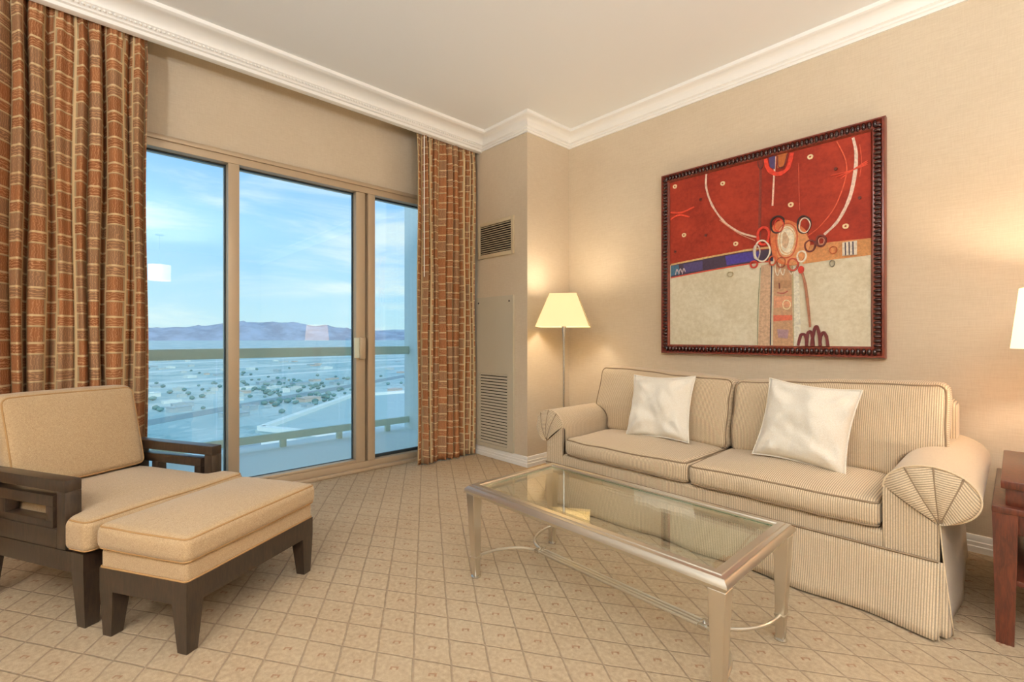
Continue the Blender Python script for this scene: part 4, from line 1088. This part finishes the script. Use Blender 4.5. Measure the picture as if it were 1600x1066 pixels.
# ================================================================== BALCONY AND VIEW
BX0 = -5.28
bal = struct('floor_balcony', BX((BX0 - 0.25, -3.5, -0.30), (XW - 0.1, 3.16, -0.045)), M_CONC, label='pale concrete balcony floor outside the window')
struct('wall_balcony', BX((BX0 - 0.10, 3.16, -0.30), (XW - 0.08, 3.40, 6.0)), M_CONC, label='pale fin wall closing the far end of the balcony')
RL = thing('balcony_railing', 'pale metal balcony railing with clear glass panels outside the window', 'railing', (BX0, 1.0, -0.045))
part('top_rail', BX((BX0 - 0.05, -3.2, 0.895), (BX0 + 0.02, 3.158, 0.995), 0.008), M_RAIL, RL, world=True)
part('bottom_rail', BX((BX0 - 0.025, -3.2, 0.030), (BX0 + 0.02, 3.158, 0.105), 0.004), M_RAIL, RL, world=True)
pys = [-2.58 + 0.605 * k for k in range(10)]
for y in pys:
    part('post_foot', BX((BX0 - 0.025, y - 0.03, -0.045), (BX0 + 0.02, y + 0.03, 0.032), 0.003), M_RAIL, RL, world=True)
M_RGLASS = clear_glass('railing_glass', (0.94, 0.985, 0.98, 1), 0.03)
for a, b in zip(pys, pys[1:]):
    part('glass_panel', BX((BX0 - 0.006, a + 0.006, 0.09), (BX0 + 0.004, b - 0.006, 0.905)), M_RGLASS, RL, world=True, smooth=0)

# ground far below
GZ = -72.0
def ground_mat():
    m = Mat('desert_city_ground', rough=0.95, spec=0.1)  # pale teal tones put the distance haze into the ground colour
    p = m.coord(); x, y, z = m.xyz(p)
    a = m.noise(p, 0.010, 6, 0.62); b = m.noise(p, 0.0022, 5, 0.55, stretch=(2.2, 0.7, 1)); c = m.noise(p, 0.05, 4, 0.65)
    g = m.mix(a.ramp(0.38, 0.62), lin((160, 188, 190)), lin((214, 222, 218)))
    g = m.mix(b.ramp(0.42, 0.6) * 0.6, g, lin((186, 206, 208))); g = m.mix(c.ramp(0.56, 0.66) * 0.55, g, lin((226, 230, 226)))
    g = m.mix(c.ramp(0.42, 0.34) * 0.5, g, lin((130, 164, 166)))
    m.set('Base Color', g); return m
gd = bmesh.new(); bmesh.ops.create_circle(gd, cap_ends=True, segments=64, radius=26000)
gd.faces.ensure_lookup_table()
ex = bmesh.ops.extrude_face_region(gd, geom=list(gd.faces))
for g in ex['geom']:
    if isinstance(g, bmesh.types.BMVert): g.co.z -= 20
bmesh.ops.translate(gd, verts=gd.verts, vec=(0, 0, GZ))
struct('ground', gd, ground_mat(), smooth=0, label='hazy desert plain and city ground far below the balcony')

# mountain range on the horizon
def mountains(dist, az0, az1, base_h, seed, pk, name, label, col):
    bm = bmesh.new(); n, rws = 150, 10; g = []
    for j in range(rws + 1):
        k = j / rws; row = []
        for i in range(n + 1):
            s = i / n; az = az0 + (az1 - az0) * s; d = dist * (1 + 0.12 * k)
            prof_ = math.sin(math.pi * s) ** 0.5
            hgt = base_h * prof_ * (0.55 + 0.10 * noise.fractal(Vector((s * 16, seed, 0)), 0.8, 2.1, 6) + 0.45 * math.exp(-((s - pk) / 0.16) ** 2))
            rug = noise.fractal(Vector((s * 30, k * 5, seed)), 0.9, 2.2, 5)
            z = GZ + hgt * math.sin(math.pi / 2 * k) ** 1.1 * (1 + 0.22 * rug * (k < 0.999)) - (5 if j == 0 else 0)
            row.append(bm.verts.new((math.cos(az) * d, math.sin(az) * d, z)))
        g.append(row)
    back = [bm.verts.new((v.co.x * 1.1, v.co.y * 1.1, GZ - 5)) for v in g[-1]]
    g.append(back)
    for A, B in zip(g, g[1:]):
        for i in range(n): bm.faces.new((A[i], A[i + 1], B[i + 1], B[i]))
    m = Mat(name + '_rock', lin(col), 0.95, spec=0.05)  # rock colour lightened, so the distance haze sits in it
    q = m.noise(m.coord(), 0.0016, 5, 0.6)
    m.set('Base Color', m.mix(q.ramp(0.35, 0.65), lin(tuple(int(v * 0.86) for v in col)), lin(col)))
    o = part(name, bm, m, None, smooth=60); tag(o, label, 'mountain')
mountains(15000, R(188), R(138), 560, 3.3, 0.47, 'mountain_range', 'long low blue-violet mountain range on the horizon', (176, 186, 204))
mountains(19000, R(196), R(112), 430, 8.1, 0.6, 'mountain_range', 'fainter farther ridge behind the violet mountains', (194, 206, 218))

# runways and roads: pale strips on the plain
strips = []
def strip(name, label, cat, a, b, w, mat, group):
    strips.append((Vector(a), Vector(b), w / 2))
    a, b = Vector(a), Vector(b); d = (b - a).normalized(); nrm = Vector((-d.y, d.x)) * w / 2
    bm = prism(bmesh.new(), [tuple(a + nrm), tuple(a - nrm), tuple(b - nrm), tuple(b + nrm)], 'z', GZ - 0.2, GZ + 0.25)
    tag(part(name, bm, mat, None, smooth=0), label, cat, group)
M_RUN = Mat('pale_runway_concrete', lin((224, 228, 226)), 0.9); M_ROAD = Mat('grey_asphalt', lin((150, 166, 170)), 0.9)
for i, (a, b, w) in enumerate((((-1500, -400), (-2300, 2600), 60), ((-1150, -300), (-1750, 2000), 46), ((-2600, -700), (-3600, 3600), 70), ((-880, -200), (-1300, 1500), 30))):
    strip('runway', 'long pale runway on the plain, ' + ('third from the balcony', 'second from the balcony', 'farthest, nearest the mountains', 'narrow one nearest the balcony')[i], 'runway', a, b, w, M_RUN, 'runways on the plain')
for q_, (a, b, w) in enumerate((((-260, -60), (-700, 620), 22), ((-420, -80), (-1000, 760), 26), ((-150, -160), (-700, -420), 16))):
    strip('road', 'grey city road far below, ' + ('the one passing closest to the pale flat roof', 'the second from the balcony', 'the one running off to the left')[q_], 'road', a, b, w, M_ROAD, 'roads below the balcony')

# large pale roof near by
PB = thing('podium_building', 'large pale flat-roofed building just below the balcony', 'building', (-330, 190, GZ))
ol = [(-256, 70), (-352, 160), (-344, 232), (-180, 240), (-150, 120)]
bm = prism(bmesh.new(), ol, 'z', GZ, -46); part('walls', bm, M_CONC, PB, world=True, smooth=0)
bm = prism(bmesh.new(), [(-258, 68), (-356, 160), (-347, 236), (-176, 244), (-146, 118)], 'z', -46, -44.6); part('roof', bm, Mat('pale_roof_membrane', lin((190, 206, 206)), 0.9), PB, world=True, smooth=0)
bm = bmesh.new()
for (ax, ay), (bx_, by_) in zip(ol, ol[1:] + ol[:1]):
    d = Vector((bx_ - ax, by_ - ay)).normalized(); nn = Vector((-d.y, d.x)) * 2.0
    prism(bm, [(ax + nn.x, ay + nn.y), (ax - nn.x, ay - nn.y), (bx_ - nn.x, by_ - nn.y), (bx_ + nn.x, by_ + nn.y)], 'z', -44.7, -42.6)
part('parapet', bm, M_TRIM, PB, world=True, smooth=0)

# scattered low buildings and trees in the middle distance
bmats = [Mat('stucco_%d' % i, lin(c), 0.9) for i, c in enumerate(((232, 234, 230), (206, 210, 208), (214, 196, 184), (176, 190, 196)))]
bmesh_list = []
for i in range(4):
    bm = bmesh.new(); bx(bm, (-0.5, -0.5, 0), (0.5, 0.5, 1.0)); bx(bm, (-0.54, -0.54, 0.98), (0.54, 0.54, 1.04)); bx(bm, (-0.2, -0.15, 1.02), (0.05, 0.15, 1.22))
    bmesh_list.append(mesh_of(bm, 'low_building', bmats[i], 0))
rnd = random.Random(21)
def polar(px, py):
    k = (px - 800) / CAM_F; a = math.atan(787 / CAM_F)
    d = (CAM_H - GZ) * CAM_F / (py - 528)
    F = (-math.sin(a), math.cos(a)); Rr = (math.cos(a), math.sin(a))
    return (F[0] + Rr[0] * k) * d, (F[1] + Rr[1] * k) * d
placed = []
def free(x, y, r):
    p = Vector((x, y))
    for a, b, w in strips:
        t = max(0, min(1, (p - a).dot(b - a) / (b - a).length_squared))
        if (a + (b - a) * t - p).length < w + r: return False
    if any((x - a) ** 2 + (y - b) ** 2 < (r + c) ** 2 for a, b, c in placed): return False
    placed.append((x, y, r)); return True
n_b = 0
while n_b < 70:
    px, py = rnd.uniform(150, 680), 562 + 90 * rnd.random() ** 1.2
    if px > 400 and py > 655 - (px - 400) * 0.2: continue
    x, y = polar(px, py); a, b = rnd.uniform(7, 20), rnd.uniform(7, 24)
    if not free(x, y, 0.6 * math.hypot(a, b)): continue
    o = bpy.data.objects.new('low_building', bmesh_list[n_b % 4]); link(o); o.location = (x, y, GZ)
    o.rotation_euler = (0, 0, rnd.uniform(0, 0.5)); o.scale = (a, b, rnd.uniform(2.5, 5)); n_b += 1
    tag(o, 'small low building on the plain far below the balcony', 'building', 'low buildings on the plain')
tm = []
for k in range(3):
    bm = bmesh.new(); bmesh.ops.create_icosphere(bm, subdivisions=2, radius=1.0)
    for v in bm.verts: v.co = v.co * (1 + 0.35 * noise.noise(v.co * 2.2 + Vector((k * 5, 0, 0)))); v.co.z = v.co.z * 0.75 + 0.85
    tube(bm, [(0, 0, 0), (0, 0, 0.5)], 0.12, 6)
    tm.append(mesh_of(bm, 'tree', Mat('dusk_foliage_%d' % k, lin(((104, 142, 140), (118, 154, 150), (132, 164, 160))[k]), 0.95), 180))
n_t = 0
while n_t < 150:
    c = rnd.random()
    if c < 0.45: px, py = rnd.gauss(470, 60), rnd.gauss(606, 8)
    elif c < 0.78: px, py = rnd.gauss(490, 42), rnd.gauss(628, 6)
    else: px, py = rnd.uniform(170, 640), rnd.uniform(575, 650)
    if px > 430 and py > 650 - (px - 430) * 0.24: continue
    s = rnd.uniform(1.8, 3.6)
    x, y = polar(px, max(py, 570))
    if not free(x, y, 1.35 * s): continue
    o = bpy.data.objects.new('tree', tm[n_t % 3]); link(o); o.location = (x, y, GZ); n_t += 1
    o.scale = (s * rnd.uniform(0.9, 1.3), s * rnd.uniform(0.9, 1.3), s)
    tag(o, 'dark roadside tree far below the balcony', 'tree', 'trees on the plain')
